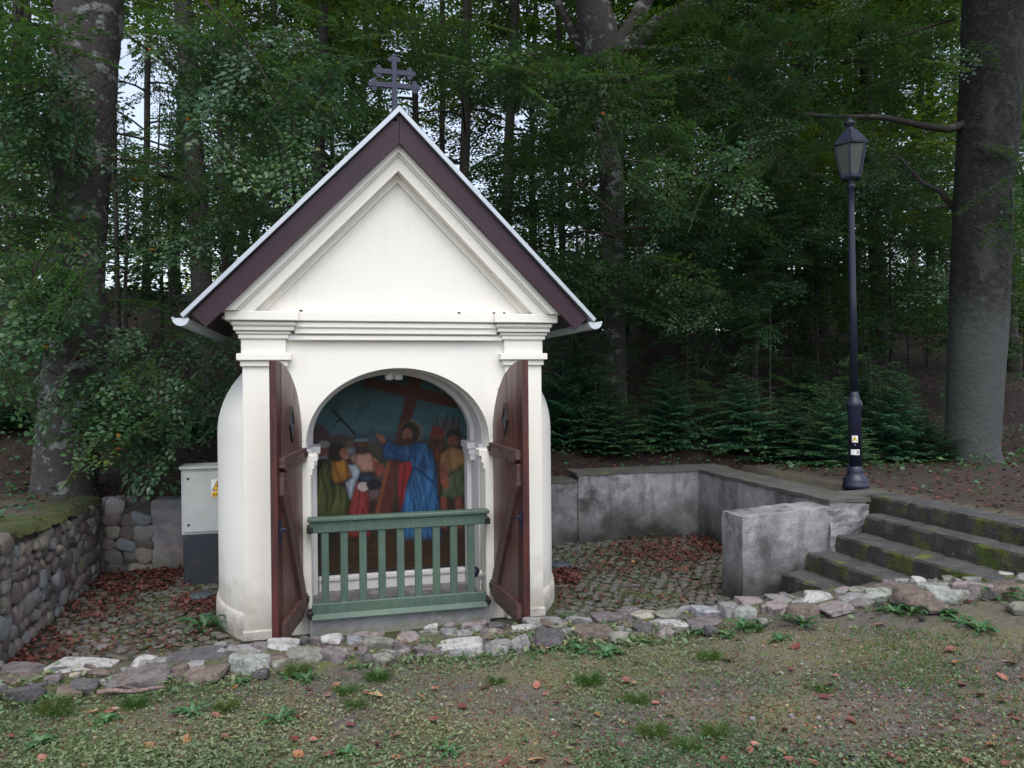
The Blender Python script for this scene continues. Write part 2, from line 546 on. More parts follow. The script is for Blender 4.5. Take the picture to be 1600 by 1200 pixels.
def forest_mix(N, L, cur, vec, p):
    g = N.new('ShaderNodeNewGeometry')
    sp = N.new('ShaderNodeSeparateXYZ')
    L.new(g.outputs['Position'], sp.inputs[0])
    nz = N.new('ShaderNodeTexNoise'); nz.inputs['Scale'].default_value = 2.5; nz.inputs['Detail'].default_value = 4
    L.new(g.outputs['Position'], nz.inputs['Vector'])
    ma = N.new('ShaderNodeMath'); ma.operation = 'MULTIPLY_ADD'
    L.new(nz.outputs['Fac'], ma.inputs[0]); ma.inputs[1].default_value = 1.2
    L.new(sp.outputs[1], ma.inputs[2])
    mr = N.new('ShaderNodeMapRange')
    mr.inputs['From Min'].default_value = 2.2; mr.inputs['From Max'].default_value = 3.4
    mxx = N.new('ShaderNodeMapRange')            # the leafy ground at the head of the steps and beyond the stone wall
    mxx.inputs['From Min'].default_value = 4.25; mxx.inputs['From Max'].default_value = 4.6; mxx.inputs['To Max'].default_value = .8
    L.new(sp.outputs[0], mxx.inputs['Value'])
    mxl = N.new('ShaderNodeMapRange')
    mxl.inputs['From Min'].default_value = -2.9; mxl.inputs['From Max'].default_value = -3.6; mxl.inputs['To Max'].default_value = .6
    L.new(sp.outputs[0], mxl.inputs['Value'])
    L.new(ma.outputs[0], mr.inputs['Value'])
    o1 = N.new('ShaderNodeMath'); o1.operation = 'MAXIMUM'
    o2 = N.new('ShaderNodeMath'); o2.operation = 'MAXIMUM'
    L.new(mxx.outputs[0], o1.inputs[0]); L.new(mxl.outputs[0], o1.inputs[1])
    L.new(o1.outputs[0], o2.inputs[0]); L.new(mr.outputs[0], o2.inputs[1])
    n2 = N.new('ShaderNodeTexNoise'); n2.inputs['Scale'].default_value = 16; n2.inputs['Detail'].default_value = 6
    L.new(g.outputs['Position'], n2.inputs['Vector'])
    rp = N.new('ShaderNodeValToRGB')
    rp.color_ramp.elements[0].position = .35; rp.color_ramp.elements[0].color = (.009, .006, .005, 1)
    rp.color_ramp.elements[1].position = .7; rp.color_ramp.elements[1].color = (.045, .019, .015, 1)
    L.new(n2.outputs['Fac'], rp.inputs[0])
    mx = N.new('ShaderNodeMix'); mx.data_type = 'RGBA'
    L.new(o2.outputs[0], mx.inputs['Factor']); L.new(cur, mx.inputs['A']); L.new(rp.outputs[0], mx.inputs['B'])
    return mx.outputs['Result']


M['ground'] = mat('meadow_and_forest_floor', (.078, .070, .060), .95, [(1.6, 6, (.112, .108, .048), .42, .60), (14, 6, (.13, .12, .11), .5, .72), (70, 4, (.060, .050, .044), .5, .68), (170, 2, (.27, .25, .24), .71, .75)],
                  [(40, .8, .02), (150, .6, .006)], extra=forest_mix)
GREEN = [(0, (.036, .092, .056)), (.35, (.055, .125, .062)), (.62, (.080, .155, .058)), (.8, (.12, .175, .040)), (.93, (.085, .105, .018)), (.965, (.20, .12, .02)), (1, (.26, .09, .02))]
M['leaf'] = leafmat('beech_leaf', GREEN, .30, .36, spec=.6)
M['leaf_far'] = leafmat('woodland_leaf', [(0, (.030, .082, .042)), (.4, (.050, .108, .040)), (.75, (.10, .14, .030)), (1, (.16, .16, .03))], .48, .5, vary=.4)
M['fir'] = leafmat('fir_needle', [(0, (.030, .110, .066)), (.6, (.055, .155, .085)), (1, (.11, .22, .085))], .12, .45, vary=.7)
M['weed'] = leafmat('weed_leaf', [(0, (.062, .118, .050)), (.4, (.112, .165, .076)), (.65, (.180, .205, .108)), (.84, (.25, .225, .135)), (.95, (.20, .12, .06)), (1, (.12, .06, .04))], .25, .5)
M['grass'] = leafmat('grass_blade', [(0, (.055, .16, .045)), (.5, (.105, .205, .060)), (.8, (.19, .22, .09)), (1, (.28, .25, .14))], .25, .5)
M['litter'] = leafmat('dead_leaf', [(0, (.05, .018, .014)), (.4, (.11, .030, .022)), (.7, (.16, .055, .035)), (.88, (.24, .10, .05)), (1, (.34, .20, .10))], .1, .6)
M['broad'] = leafmat('broad_leaf', [(0, (.035, .11, .045)), (.6, (.075, .17, .065)), (1, (.14, .23, .07))], .25, .42)


# ------------------------------------------------------------------ ground
def vn(X, Y, s, seed):
    """cheap smooth value noise, -1..1"""
    r = np.random.default_rng(seed)
    o = np.zeros(np.broadcast(X, Y).shape)
    for k in range(5):
        a = r.uniform(0, 6.28)
        f = s * r.uniform(.6, 1.7)
        o = o + np.sin((X * math.cos(a) + Y * math.sin(a)) * f + r.uniform(0, 6.28))
    return o / 2.6


def z_front(X, Y):
    return .085 + .31 * ss((X - 1.0) / 2.7) + .012 * vn(X, Y, 5, 3) + .02 * ss((-1.2 - X) / 2) * 0


def z_hill(X, Y):
    left = ss((1 - X) / 7)
    t = np.maximum(0, Y - 2.6)
    cap = 3.0 + 1.5 * left + .7 * ss((X - 14) / 20) * 0
    rise = (.30 + .06 * left) * t
    rise = cap * (1 - np.exp(-(rise / cap) ** 1.6)) ** (1 / 1.6)
    return .62 + rise + .10 * vn(X, Y, .9, 5) * ss(t / 3) + .02 * vn(X, Y, 4, 6) - .03 * np.maximum(0, t - 40)


def line_y(X):
    return np.interp(X, [-4, 1.0, 2.0, 3.0, 3.8, 6], [-1.0, -.95, -1.15, -1.5, -1.9, -2.3])


def z_ground(X, Y):
    f = z_front(X, Y)
    h = z_hill(X, Y)
    terrL = .70 + .02 * vn(X, Y, 3, 8) + .05 * ss((-2.6 - X) / 3)
    a = ss((-2.72 - X) / .12) * ss((Y + 1.5) / .8)           # terrace behind the field stone wall
    g = f * (1 - a) + terrL * a
    b = ss((X - 4.15) / .12) * ss((Y - line_y(X) + .1) / .6)      # landing at the top of the steps
    g = g * (1 - b) + .715 * b
    c = ss((Y - 2.36) / .1) * ss((Y - 2.3) / .2)              # bank behind the walls
    g = g * (1 - c) + np.maximum(h, .58) * c
    pit = ss((X + 2.72) / .08) * ss((4.15 - X) / .1) * ss((Y - line_y(X) + .04) / .1) * ss((2.4 - Y) / .06)
    return g * (1 - pit) + (-.4) * pit


def grow(a, b, step, lim, k=1.22):
    c = list(np.arange(a, b + 1e-6, step))
    d, x = step, c[-1]
    while x < lim[1]:
        d *= k; x += d; c.append(x)
    d, x = step, c[0]
    pre = []
    while x > lim[0]:
        d *= k; x -= d; pre.append(x)
    return np.array(pre[::-1] + c)


gx = grow(-4.2, 5.6, .06, (-160, 160))
gy = grow(-4.0, 3.2, .06, (-60, 220))
GX, GY = np.meshgrid(gx, gy)
GZ = z_ground(GX, GY)
nx, ny = len(gx), len(gy)
ii = (np.arange(ny - 1)[:, None] * nx + np.arange(nx - 1)[None, :]).ravel()
o = link('ground', mesh('ground', np.stack([GX, GY, GZ], -1).reshape(-1, 3), np.stack([ii, ii + 1, ii + nx + 1, ii + nx], 1), M['ground'], True))
tag(o, kind='structure')


def z_pave(X, Y):
    return -.095 + .033 * np.clip(Y, 0, 2.3)


px_ = np.linspace(-2.75, 4.1, 70); py_ = np.linspace(-1.05, 2.4, 40)
PX, PY = np.meshgrid(px_, py_)
PZ = z_pave(PX, PY) - .012 + .006 * vn(PX, PY, 9, 11)
ii = (np.arange(39)[:, None] * 70 + np.arange(69)[None, :]).ravel()
paving = link('courtyard_paving', mesh('courtyard_paving', np.stack([PX, PY, PZ], -1).reshape(-1, 3), np.stack([ii, ii + 1, ii + 71, ii + 70], 1), M['paving_soil'], True))
tag(paving, kind='structure')


# ------------------------------------------------------------------ stones
def ico(n):
    t = (1 + 5 ** .5) / 2
    V = [(-1, t, 0), (1, t, 0), (-1, -t, 0), (1, -t, 0), (0, -1, t), (0, 1, t), (0, -1, -t), (0, 1, -t), (t, 0, -1), (t, 0, 1), (-t, 0, -1), (-t, 0, 1)]
    F = [(0, 11, 5), (0, 5, 1), (0, 1, 7), (0, 7, 10), (0, 10, 11), (1, 5, 9), (5, 11, 4), (11, 10, 2), (10, 7, 6), (7, 1, 8), (3, 9, 4), (3, 4, 2), (3, 2, 6), (3, 6, 8), (3, 8, 9), (4, 9, 5), (2, 4, 11), (6, 2, 10), (8, 6, 7), (9, 8, 1)]
    V = [np.array(v) / np.linalg.norm(v) for v in V]
    for _ in range(n):
        G, mid = [], {}
        def m(a, b):
            k = (min(a, b), max(a, b))
            if k not in mid:
                p = V[a] + V[b]
                V.append(p / np.linalg.norm(p)); mid[k] = len(V) - 1
            return mid[k]
        for a, b, c in F:
            ab, bc, ca = m(a, b), m(b, c), m(c, a)
            G += [(a, ab, ca), (b, bc, ab), (c, ca, bc), (ab, bc, ca)]
        F = G
    return np.array(V), np.array(F)


def rock(seed, n=2, planes=11, sharp=9.0, rough=.03, box_=.5):
    """unit stone (about -1..1): a sphere cut by random planes, edges worn"""
    r = np.random.default_rng(seed)
    V, F = ico(n)
    P = r.normal(size=(planes, 3)); P /= np.linalg.norm(P, axis=1)[:, None]
    ax = np.vstack([np.eye(3), -np.eye(3)]) + r.normal(0, .16, (6, 3))
    ax /= np.linalg.norm(ax, axis=1)[:, None]
    P = np.vstack([P, ax])
    d = np.concatenate([r.uniform(.78, 1.0, planes), r.uniform(.72, .95, 6)])
    q = V @ P.T
    inv = np.where(q > .05, q / d, 0)
    rad = 1 / (np.sum(inv ** sharp, 1) ** (1 / sharp) + 1e-6)
    rad *= 1 + r.normal(0, rough, len(V))
    V = V * rad[:, None]
    V /= np.abs(V).max(0)
    return V, F


ROCK = [mesh('stone_shape', *rock(50 + k, 2, 14, 18, .03), M['stone'], True) for k in range(10)]
COB = []
for k in range(8):
    V, F = rock(90 + k, 1, 5, 6, .05)
    COB.append((V, F, mesh('cobble_shape', V, F, M['cobble'], True)))

# cobbles of the courtyard
cob = []
row = 0
y = -.93
while y < 2.12:
    for x in np.arange(-2.52 + (row % 2) * .055, 3.5, .112):
        X, Y = x + rng.uniform(-.018, .018), y + rng.uniform(-.015, .015)
        if math.hypot(X, Y - .87) < 1.45: continue
        if abs(X) < 1.16 and Y > -.1: continue
        if X > 2.7 and Y < .16: continue
        if Y < line_y(np.float64(X)) + .2: continue
        u, v, d = pix((X, Y, z_pave(X, Y)))
        if not (-30 < u < 1500): continue
        if Y > .2 and 352 < u < 852: continue
        cob.append((d, X, Y))
    y += .086
    row += 1
cob.sort()
stv, stf, off = [], [], 0
for k, (d, X, Y) in enumerate(cob):
    j = rng.integers(8)
    s = np.array([rng.uniform(.045, .062), rng.uniform(.036, .048), rng.uniform(.014, .022)])
    a = rng.uniform(-.5, .5)
    zz = z_pave(X, Y) - .006 + rng.uniform(-.006, .008)
    if k < 296:
        put('cobble', COB[j][2], paving, (X, Y, zz), (rng.uniform(-.15, .15), rng.uniform(-.15, .15), a), s)
    else:
        V = COB[j][0] * s
        V = np.stack([V[:, 0] * math.cos(a) - V[:, 1] * math.sin(a) + X, V[:, 0] * math.sin(a) + V[:, 1] * math.cos(a) + Y, V[:, 2] + zz], 1)
        stv.append(V); stf.append(COB[j][1] + off); off += len(V)
if stv:
    o = link('cobble_field', mesh('cobble_field', np.vstack(stv), np.vstack(stf), M['cobble'], True), paving)
    tag(o, kind='stuff')

# ------------------------------------------------------------------ field stone wall on the left
fw = thing('field_stone_wall', 'mossy grey field stone retaining wall turning a corner beside the large grey tree', 'stone wall', (-2.6, .5, -.1))


def wall_top(y):
    return np.interp(y, [-1.5, -.2, 1.6, 2.1], [.80, .765, .685, .665])


ys = np.linspace(-1.5, 2.0, 30)
V, F = [], []
for k, yy in enumerate(ys):
    t = wall_top(yy)
    for x, z in ((-2.60 + rng.uniform(-.01, .01), -.3), (-2.60 + rng.uniform(-.01, .01), .25), (-2.615, t - .05), (-2.66, t - .005), (-2.95, t + .01), (-2.95, -.3)):
        V.append((x, yy, z))
for k in range(29):
    for j in range(5):
        F.append((k * 6 + j, k * 6 + j + 1, k * 6 + 7 + j, k * 6 + 6 + j))
mk('mortar_core', join((V, F), box(-2.95, -2.125, 2.04, 2.36, -.3, .635)), M['mortar'], fw)
mv, mf = [], []
V, F = [], []
ys = np.linspace(-1.5, 2.2, 60)
for k, yy in enumerate(ys):
    t = wall_top(yy)
    for x, z in ((-2.565, -.05), (-2.585, -.005), (-2.63, .012), (-2.72, .018), (-2.82, .012), (-2.95, .0)):
        V.append((x + rng.uniform(-.03, .03), yy, t + z + rng.uniform(-.012, .016)))
for k in range(59):
    for j in range(5):
        F.append((k * 6 + j, k * 6 + j + 1, k * 6 + 7 + j, k * 6 + 6 + j)[::-1])
mk('moss_cap', (V, F), M['moss'], fw, True)


def lay(y0, y1, ztop, place, hmin=.075, hmax=.17, wmin=.07, wmax=.21, zbot=-.09):
    """irregular courses of field stones filling a wall face"""
    z = zbot
    while True:
        h = rng.uniform(hmin, hmax)
        y = y0 + rng.uniform(-.06, 0)
        done = True
        while y < y1:
            wd = rng.uniform(wmin, wmax)
            yc = y + wd / 2
            zc = z + h / 2 + rng.uniform(-.02, .02)
            top = ztop(yc)
            hh = h * rng.uniform(.9, 1.2)
            if zc + hh * .35 < top:
                done = False
                place(yc, zc, wd * .56, hh * .56)
            y += wd * .98
        z += h * .93
        if done: break


def pl_left(yc, zc, a, b):
    put('stone', ROCK[rng.integers(10)], fw, (-2.60 + rng.uniform(-.012, .012), yc, zc), (rng.uniform(-.45, .45), rng.uniform(-.12, .12), rng.uniform(-.12, .12)), (rng.uniform(.035, .05), a, b))


lay(-1.05, 2.0, lambda yy: wall_top(yy) - .0, pl_left)


def pl_back(xc, zc, a, b):
    if xc + a > -2.10: xc = -2.11 - a * .9
    put('stone', ROCK[rng.integers(10)], fw, (xc, 2.035 + rng.uniform(-.01, .01), zc), (rng.uniform(-.1, .1), rng.uniform(-.35, .35), rng.uniform(-.1, .1)), (a, rng.uniform(.03, .045), b))


lay(-2.52, -2.16, lambda xx: .66, pl_back, .10, .16, .12, .2, -.04)
for k, x in enumerate(np.arange(-2.5, -2.1, .105)):
    put('stone', ROCK[k % 10], fw, (x, 2.10, .64 + rng.uniform(-.01, .02)), (rng.uniform(-.2, .2), rng.uniform(-.3, .3), rng.uniform(0, 3)), (.06, .07, .045))

pier = tag(mk('concrete_pier', bbox(-2.13, -1.05, 2.02, 2.3, -.2, .645, .012), M['conc_pier']), 'plain grey concrete wall piece between the field stones and the electricity cabinet', 'concrete wall')

# ------------------------------------------------------------------ concrete walls and steps on the right


def rough_box(x0, x1, y0, y1, z0, z1, n=.012, seg=.12, seed=1, ztop=None):
    """box with subdivided, slightly uneven faces"""
    r = np.random.default_rng(seed)
    V, F = [], []
    def face(o, a, b, la, lb):
        na, nb = max(1, int(la / seg)), max(1, int(lb / seg))
        st = len(V)
        for i in range(nb + 1):
            for j in range(na + 1):
                V.append(np.array(o) + np.array(a) * j / na + np.array(b) * i / nb)
        for i in range(nb):
            for j in range(na):
                k = st + i * (na + 1) + j
                F.append((k, k + 1, k + na + 2, k + na + 1))
    dx, dy, dz = x1 - x0, y1 - y0, z1 - z0
    face((x0, y0, z0), (dx, 0, 0), (0, 0, dz), dx, dz)
    face((x1, y1, z0), (-dx, 0, 0), (0, 0, dz), dx, dz)
    face((x0, y1, z0), (0, -dy, 0), (0, 0, dz), dy, dz)
    face((x1, y0, z0), (0, dy, 0), (0, 0, dz), dy, dz)
    face((x0, y0, z1), (dx, 0, 0), (0, dy, 0), dx, dy)
    V = np.array(V)
    ph = r.uniform(0, 6, 6)
    d = np.stack([np.sin(V[:, 1] * 9 + ph[0]) * np.sin(V[:, 2] * 11 + ph[1]), np.sin(V[:, 0] * 8 + ph[2]) * np.sin(V[:, 2] * 10 + ph[3]), np.sin(V[:, 0] * 9 + ph[4]) * np.sin(V[:, 1] * 8 + ph[5])], 1)
    V = V + d * n * .5 + np.sin(V[:, [1, 2, 0]] * 31 + V[:, [2, 0, 1]] * 17 + ph[:3]) * n * .25
    if ztop is not None:
        k = V[:, 2] > z1 - .03
        V[k, 2] += ztop(V[k, 0], V[k, 1])
    return V, F


cw = thing('concrete_retaining_wall', 'weathered grey concrete retaining wall round the back corner of the courtyard', 'concrete wall', (2.4, 2.2, 0))
mk('wall', rough_box(1.0, 2.13, 2.15, 2.42, -.3, .63, .008, .1, 3), M['concrete'], cw)
mk('wall', rough_box(2.13, 3.90, 2.13, 2.42, -.3, .70, .008, .1, 4), M['concrete'], cw)
mk('wall', rough_box(3.56, 3.90, -.19, 2.128, -.3, .685, .008, .1, 5), M['concrete'], cw)
mk('coping', rough_box(1.0, 2.125, 2.14, 2.50, .632, .66, .012, .08, 6), M['coping'], cw)
mk('coping', rough_box(2.115, 3.95, 2.12, 2.50, .702, .735, .012, .08, 7), M['coping'], cw)
mk('coping', rough_box(3.55, 3.95, -.19, 2.115, .687, .72, .012, .08, 8), M['coping'], cw)
ck = tag(mk('cheek_wall', rough_box(2.735, 3.555, -.2, .13, -.3, .62, .012, .07, 9, lambda x, y: .05 * (x - 2.735)), M['concrete']),
         'low concrete cheek wall standing at the left end of the mossy steps', 'concrete wall')

NX = [3.076, 3.317, 3.567, 3.842, 4.045, 4.29]
NZ = [.155, .30, .44, .588, .725]
stairs = thing('staircase', 'five dark mossy concrete steps climbing beside the low cheek wall', 'steps', (3.6, -.9, 0))
for k in range(5):
    yy = np.linspace(-2.25, -.205 if k < 4 else -.02, 44)
    V, F, mi = [], [], []
    x0, x1, z = NX[k], NX[k + 1] + (.03 if k < 4 else .02), NZ[k]
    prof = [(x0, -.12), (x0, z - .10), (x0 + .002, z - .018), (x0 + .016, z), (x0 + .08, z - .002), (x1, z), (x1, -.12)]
    for i, q in enumerate(yy):
        chip = max(0, rng.normal(0, .008))
        for j, (a, b) in enumerate(prof):
            e = .006 * math.sin(q * 23 + j * 2 + k) + rng.normal(0, .003)
            V.append((a + (e if j < 4 else 0) + (chip if j in (2, 3) else 0), q, b + (-chip * .8 if j in (2, 3) else rng.normal(0, .0025) if 3 < j < 6 else 0)))
    n = len(prof)
    for i in range(43):
        for j in range(n - 1):
            F.append((i * n + j, i * n + j + 1, (i + 1) * n + j + 1, (i + 1) * n + j)[::-1])
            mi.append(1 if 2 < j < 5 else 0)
    F.append(tuple(range((43) * n, 44 * n))); mi.append(0)
    F.append(tuple(range(n - 1, -1, -1))); mi.append(0)
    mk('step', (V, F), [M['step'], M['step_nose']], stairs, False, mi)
mk('landing_slab', rough_box(3.91, 4.29, -.02, .22, .2, .722, .012, .06, 12), M['coping'], stairs)
mk('broken_lump', rough_box(3.53, 3.88, -.235, -.185, .25, .655, .05, .05, 13), M['concrete'], stairs)

# ------------------------------------------------------------------ chapel
ch = thing('wayside_chapel', 'small white wayside chapel with steep gable, arched niche and open plank doors', 'chapel', (0, 0, -.1))
PL = M['plaster']


def arch_pts(cx, hw, zi, a, zs, b, n=40):
    """opening outline going up the right side, over the arch and down the left side"""
    P = [(cx + hw, -.1), (cx + hw, zi), (cx + a, zi), (cx + a, zs)]
    for k in range(1, n):
        t = math.pi * k / n
        P.append((cx + a * math.cos(t), zs + b * math.sin(t)))
    return P + [(cx - a, zs), (cx - a, zi), (cx - hw, zi), (cx - hw, -.1)]


def wall_with_arch(x0, x1, zt, P, y0, y1):
    poly = [(x1, -.1), (x1, zt), (x0, zt), (x0, -.1)] + P[::-1]
    V, F = prism_xz(poly, y0, y1)
    n = len(poly)
    # caps as strips (a concave n-gon with a deep notch shades badly): split into quads/triangles by hand
    F = [f for f in F if len(f) == 4]
    m = len(P)
    Pi = list(range(4, 4 + m))[::-1]          # indices along P order
    for o in (0, n):
        def add(*q):
            F.append(tuple(i + o for i in (q if o == 0 else q[::-1])))
        k = m // 2
        # right part : corner 0 bottom right, corner 1 top right
        add(0, 1, Pi[3], Pi[2], Pi[1], Pi[0])
        for i in range(3, k): add(1, Pi[i + 1], Pi[i])
        add(1, 2, Pi[k])
        for i in range(k, m - 4): add(2, Pi[i + 1], Pi[i])
        add(3, Pi[m - 1], Pi[m - 2], Pi[m - 3], Pi[m - 4], 2)
    return V, F


mk('front_wall', wall_with_arch(-1.09, 1.09, 2.2, arch_pts(.008, .655, 1.205, .688, 1.285, .562), .035, .28), PL, ch)
mk('niche_wall', wall_with_arch(-1.05, 1.05, 2.2, arch_pts(.008, .650, 1.235, .681, 1.285, .553), .281, .60), M['plaster_inner'], ch)
mk('niche_wall', wall_with_arch(-1.05, 1.05, 2.2, arch_pts(.008, .615, 1.235, .645, 1.285, .518), .601, .73), M['plaster_inner'], ch)
mk('back_wall', box(-1.04, 1.04, .731, .82, -.1, 2.2), M['plaster_inner'], ch)
for s in (-1, 1):
    e = lambda x0, x1, y0, y1, z0, z1, b=.005: bbox(min(s * x0, s * x1), max(s * x0, s * x1), y0, y1, z0, z1, b)
    pil = mk('pilaster', e(.818, 1.111, 0, .3, -.05, 1.87), PL, ch)
    mk('base', e(.812, 1.128, -.012, .3, -.11, -.03, .012), M['plinth'], pil)
    mk('capital', join(e(.798, 1.124, -.022, .3, 1.862, 1.903), e(.772, 1.148, -.046, .31, 1.905, 1.955), e(.81, 1.118, -.012, .3, 1.95, 2.062)), PL, pil)
    mk('cornice_block', join(e(.79, 1.135, -.03, .3, 2.06, 2.093), e(.772, 1.15, -.045, .3, 2.092, 2.113, .008), e(.75, 1.165, -.062, .3, 2.117, 2.15), e(.735, 1.18, -.082, .3, 2.148, 2.182, .012),
                             e(.715, 1.214, -.11, .3, 2.186, 2.252)), PL, pil)
mk('cornice', join(bbox(-.73, .73, -.06, .1, 2.187, 2.2565), bbox(-.75, .75, -.042, .1, 2.135, 2.184, .012), bbox(-.75, .75, -.028, .1, 2.096, 2.14), bbox(-.80, .80, .003, .1, 2.085, 2.098), bbox(-.8, .8, -.012, .1, 2.05, 2.086)), PL, ch)
SL = 1.0223


def chev(zo, zi, base, y0, y1):
    xo, xi = (zo - base) / SL, (zi - base) / SL
    return join(prism_xz([(0, zi), (xi, base), (xo, base), (0, zo)], y0, y1), prism_xz([(0, zo), (-xo, base), (-xi, base), (0, zi)], y0, y1))


mk('raking_cornice', join(chev(3.53, 3.42, 2.2525, -.15, .1), chev(3.421, 3.40, 2.2525, -.125, .1), chev(3.401, 3.295, 2.2525, -.105, .1), chev(3.296, 3.23, 2.2525, -.02, .1)), PL, ch)
mk('tympanum', prism_xz([(-1.25, 2.21), (1.25, 2.21), (0, 3.49)], .006, .25), PL, ch)
# rounded body behind the front
def apse(prof, n=56, ext=0.0):
    V, F = [], []
    A = np.linspace(R(-37.2 - ext), R(217.2 + ext), n)
    for r_, z in prof:
        for a in A: V.append((r_ * math.cos(a), .87 + r_ * math.sin(a), z))
    for i in range(len(prof) - 1):
        for k in range(n - 1):
            F.append((i * n + k, i * n + k + 1, (i + 1) * n + k + 1, (i + 1) * n + k))
    return V, F


prof = [(1.385, -.11)] + [(1.383 - .002 * k / 6, .05 + 1.3 * k / 6) for k in range(7)] + [(1.38 * math.cos(t), 1.36 + .92 * math.sin(t)) for t in np.linspace(.06, 1.5, 22)]
mk('apse', apse(prof), PL, ch, True)
mk('apse_plinth', apse([(1.402, -.14), (1.405, -.02), (1.403, .03), (1.398, .055), (1.39, .075), (1.37, .085)], 56, .8), M['plinth'], ch, True)
# roof
roof = mk('roof', join(*[xform(prism_xz([(0, 3.645), (1.44, 2.172), (1.44, 2.212), (0, 3.685)], -.15, 2.0), lambda p, s=s: (s * p[0], p[1], p[2])) for s in (-1, 1)]), M['soffit'], ch)
for s in (-1, 1):
    mk('roof_sheet', xform(prism_xz([(.0, 3.684), (1.465, 2.190), (1.482, 2.212), (.0, 3.728)], -.235, 2.02), lambda p: (s * p[0], p[1], p[2])), M['steel'], roof)
    mk('bargeboard', xform(prism_xz([(.002, 3.468), (1.326, 2.132), (1.416, 2.216), (.002, 3.672)], -.20, -.158), lambda p: (s * p[0], p[1], p[2])), M['brown'], roof)
    V, F = [], []
    n = 12
    for y in (-.215, 2.0):
        for rr in (.052, .047):
            for k in range(n + 1):
                a = math.pi + math.pi * k / n
                V.append((s * 1.482 + rr * math.cos(a), y, 2.185 + rr * math.sin(a)))
    m = n + 1
    for k in range(n):
        F += [(k, k + 1, 2 * m + k + 1, 2 * m + k), (m + k + 1, m + k, 3 * m + k, 3 * m + k + 1), (k, m + k, m + k + 1, k + 1)]
    F.append(tuple(range(m)))                     # end cap
    V2, F2 = tube([(s * 1.482 + s * .05, -.215, 2.188), (s * 1.482 + s * .05, 2.0, 2.188)], .008, 6)
    gt = mk('gutter', join((V, F), (V2, F2)), M['gutter'], roof)
    mk('end_cap', prism_xz([(s * 1.482 + .0535 * math.cos(a), 2.187 + .0535 * math.sin(a)) for a in np.linspace(math.pi, 2 * math.pi, 14)], -.219, -.2155), M['gutter'], gt)
    for y in np.arange(.1, 2, .62):
        mk('rafter', xform(prism_xz([(.2, 3.43), (1.36, 2.25), (1.42, 2.19), (.2, 3.44)], y, y + .08), lambda p: (s * p[0], p[1], p[2])), M['soffit'], roof)
# double-barred cross on the ridge
cz, cx_ = 3.70, -.03
def trefoil(x, z, dx, dz, r_=.019):
    """three lobes round the end of a bar pointing along (dx, dz)"""
    P = []
    for (ox, oz) in ((dx * .012, dz * .012), (-dx * .012 - dz * .026, -dz * .012 - dx * .026), (-dx * .012 + dz * .026, -dz * .012 + dx * .026)):
        P.append(prism_xz([(x + ox + r_ * math.cos(a), z + oz + r_ * math.sin(a)) for a in np.arange(12) * math.pi / 6], -.197 + .001 * len(P), -.173 - .001 * len(P)))
    return P


cr = [bbox(cx_ - .0185, cx_ + .0185, -.20, -.17, 3.62, 4.085, .004), bbox(cx_ - .16, cx_ + .16, -.198, -.172, 3.863, 3.901, .004), bbox(cx_ - .125, cx_ + .125, -.198, -.172, 3.958, 3.997, .004)]
cr += trefoil(cx_, 4.082, 0, 1) + trefoil(cx_ - .158, 3.882, -1, 0) + trefoil(cx_ + .158, 3.882, 1, 0) + trefoil(cx_ - .122, 3.977, -1, 0) + trefoil(cx_ + .122, 3.977, 1, 0)
mk('cross', join(*cr), M['cross'], ch)
# sill, floor, imposts
mk('sill', join(prism_xz([(-.66, -.11), (.672, -.11), (.672, .028), (-.66, .028)], -.045, .06), bbox(-.653, .66, .0605, .27, -.1, .03)), M['sill'], ch)
fl = mk('niche_floor', box(-.64, .65, .271, .70, -.08, .026), M['grout'], ch)
ME_T = mesh('floor_tile', *bbox(-.5, .5, -.5, .5, -.5, .5, .02), M['tile'])
for i in range(9):
    for j in range(4):
        put('floor_tile', ME_T, fl, (-.56 + i * .142 + (j % 2) * .03, .325 + j * .106, .026 + rng.uniform(0, .0015)), (0, 0, rng.uniform(-.01, .01)), (.136, .10, .012))
mk('skirting', join(bbox(-.60, .615, .675, .728, .02, .115), bbox(-.60, .615, .66, .7285, .113, .15)), M['plaster_inner'], ch)
for s in (-1, 1):
    c0 = .008
    f = lambda x0, x1, y0, y1, z0, z1: bbox(c0 + min(s * x0, s * x1), c0 + max(s * x0, s * x1), y0, y1, z0, z1, .004)
    mk('impost', join(f(.608, .72, .0352 + .01, .20, 1.16, 1.213), f(.628, .70, .045, .19, 1.105, 1.162), f(.642, .69, .045, .18, 1.06, 1.107)), PL, ch)
    mk('impost', join(f(.585, .70, .42, .728, 1.185, 1.238), f(.600, .70, .43, .727, 1.135, 1.187), f(.610, .70, .44, .726, 1.09, 1.137)), M['plaster_inner'], ch)


for x0, x1, z in ((-.735, -.70, 1.31), (.715, .752, 1.315)):
    mk('rebate_slot', box(x0, x1, .0335, .036, z, z + .006), M['mortar'], ch)
mk('plaster_chip', (lambda q: (q[0] * np.array([.016, .002, .012]) + np.array([.775, .0345, 1.68]), q[1]))(rock(5, 1)), M['plinth'], ch)
mk('rust_stain_nail', (lambda q: (q[0] * np.array([.004, .008, .004]) + np.array([.778, .030, 1.682]), q[1]))(rock(6, 0)), M['door_edge'], ch)
for x in (-.70, .72, .80, .45):                   # twigs and dead leaves caught on the ledge
    mk('ledge_debris', (lambda q: (q[0] * np.array([.014, .008, .006]) + np.array([x, -.06, 2.262]), q[1]))(rock(int(40 + x * 10), 1)), M['twig'], ch)


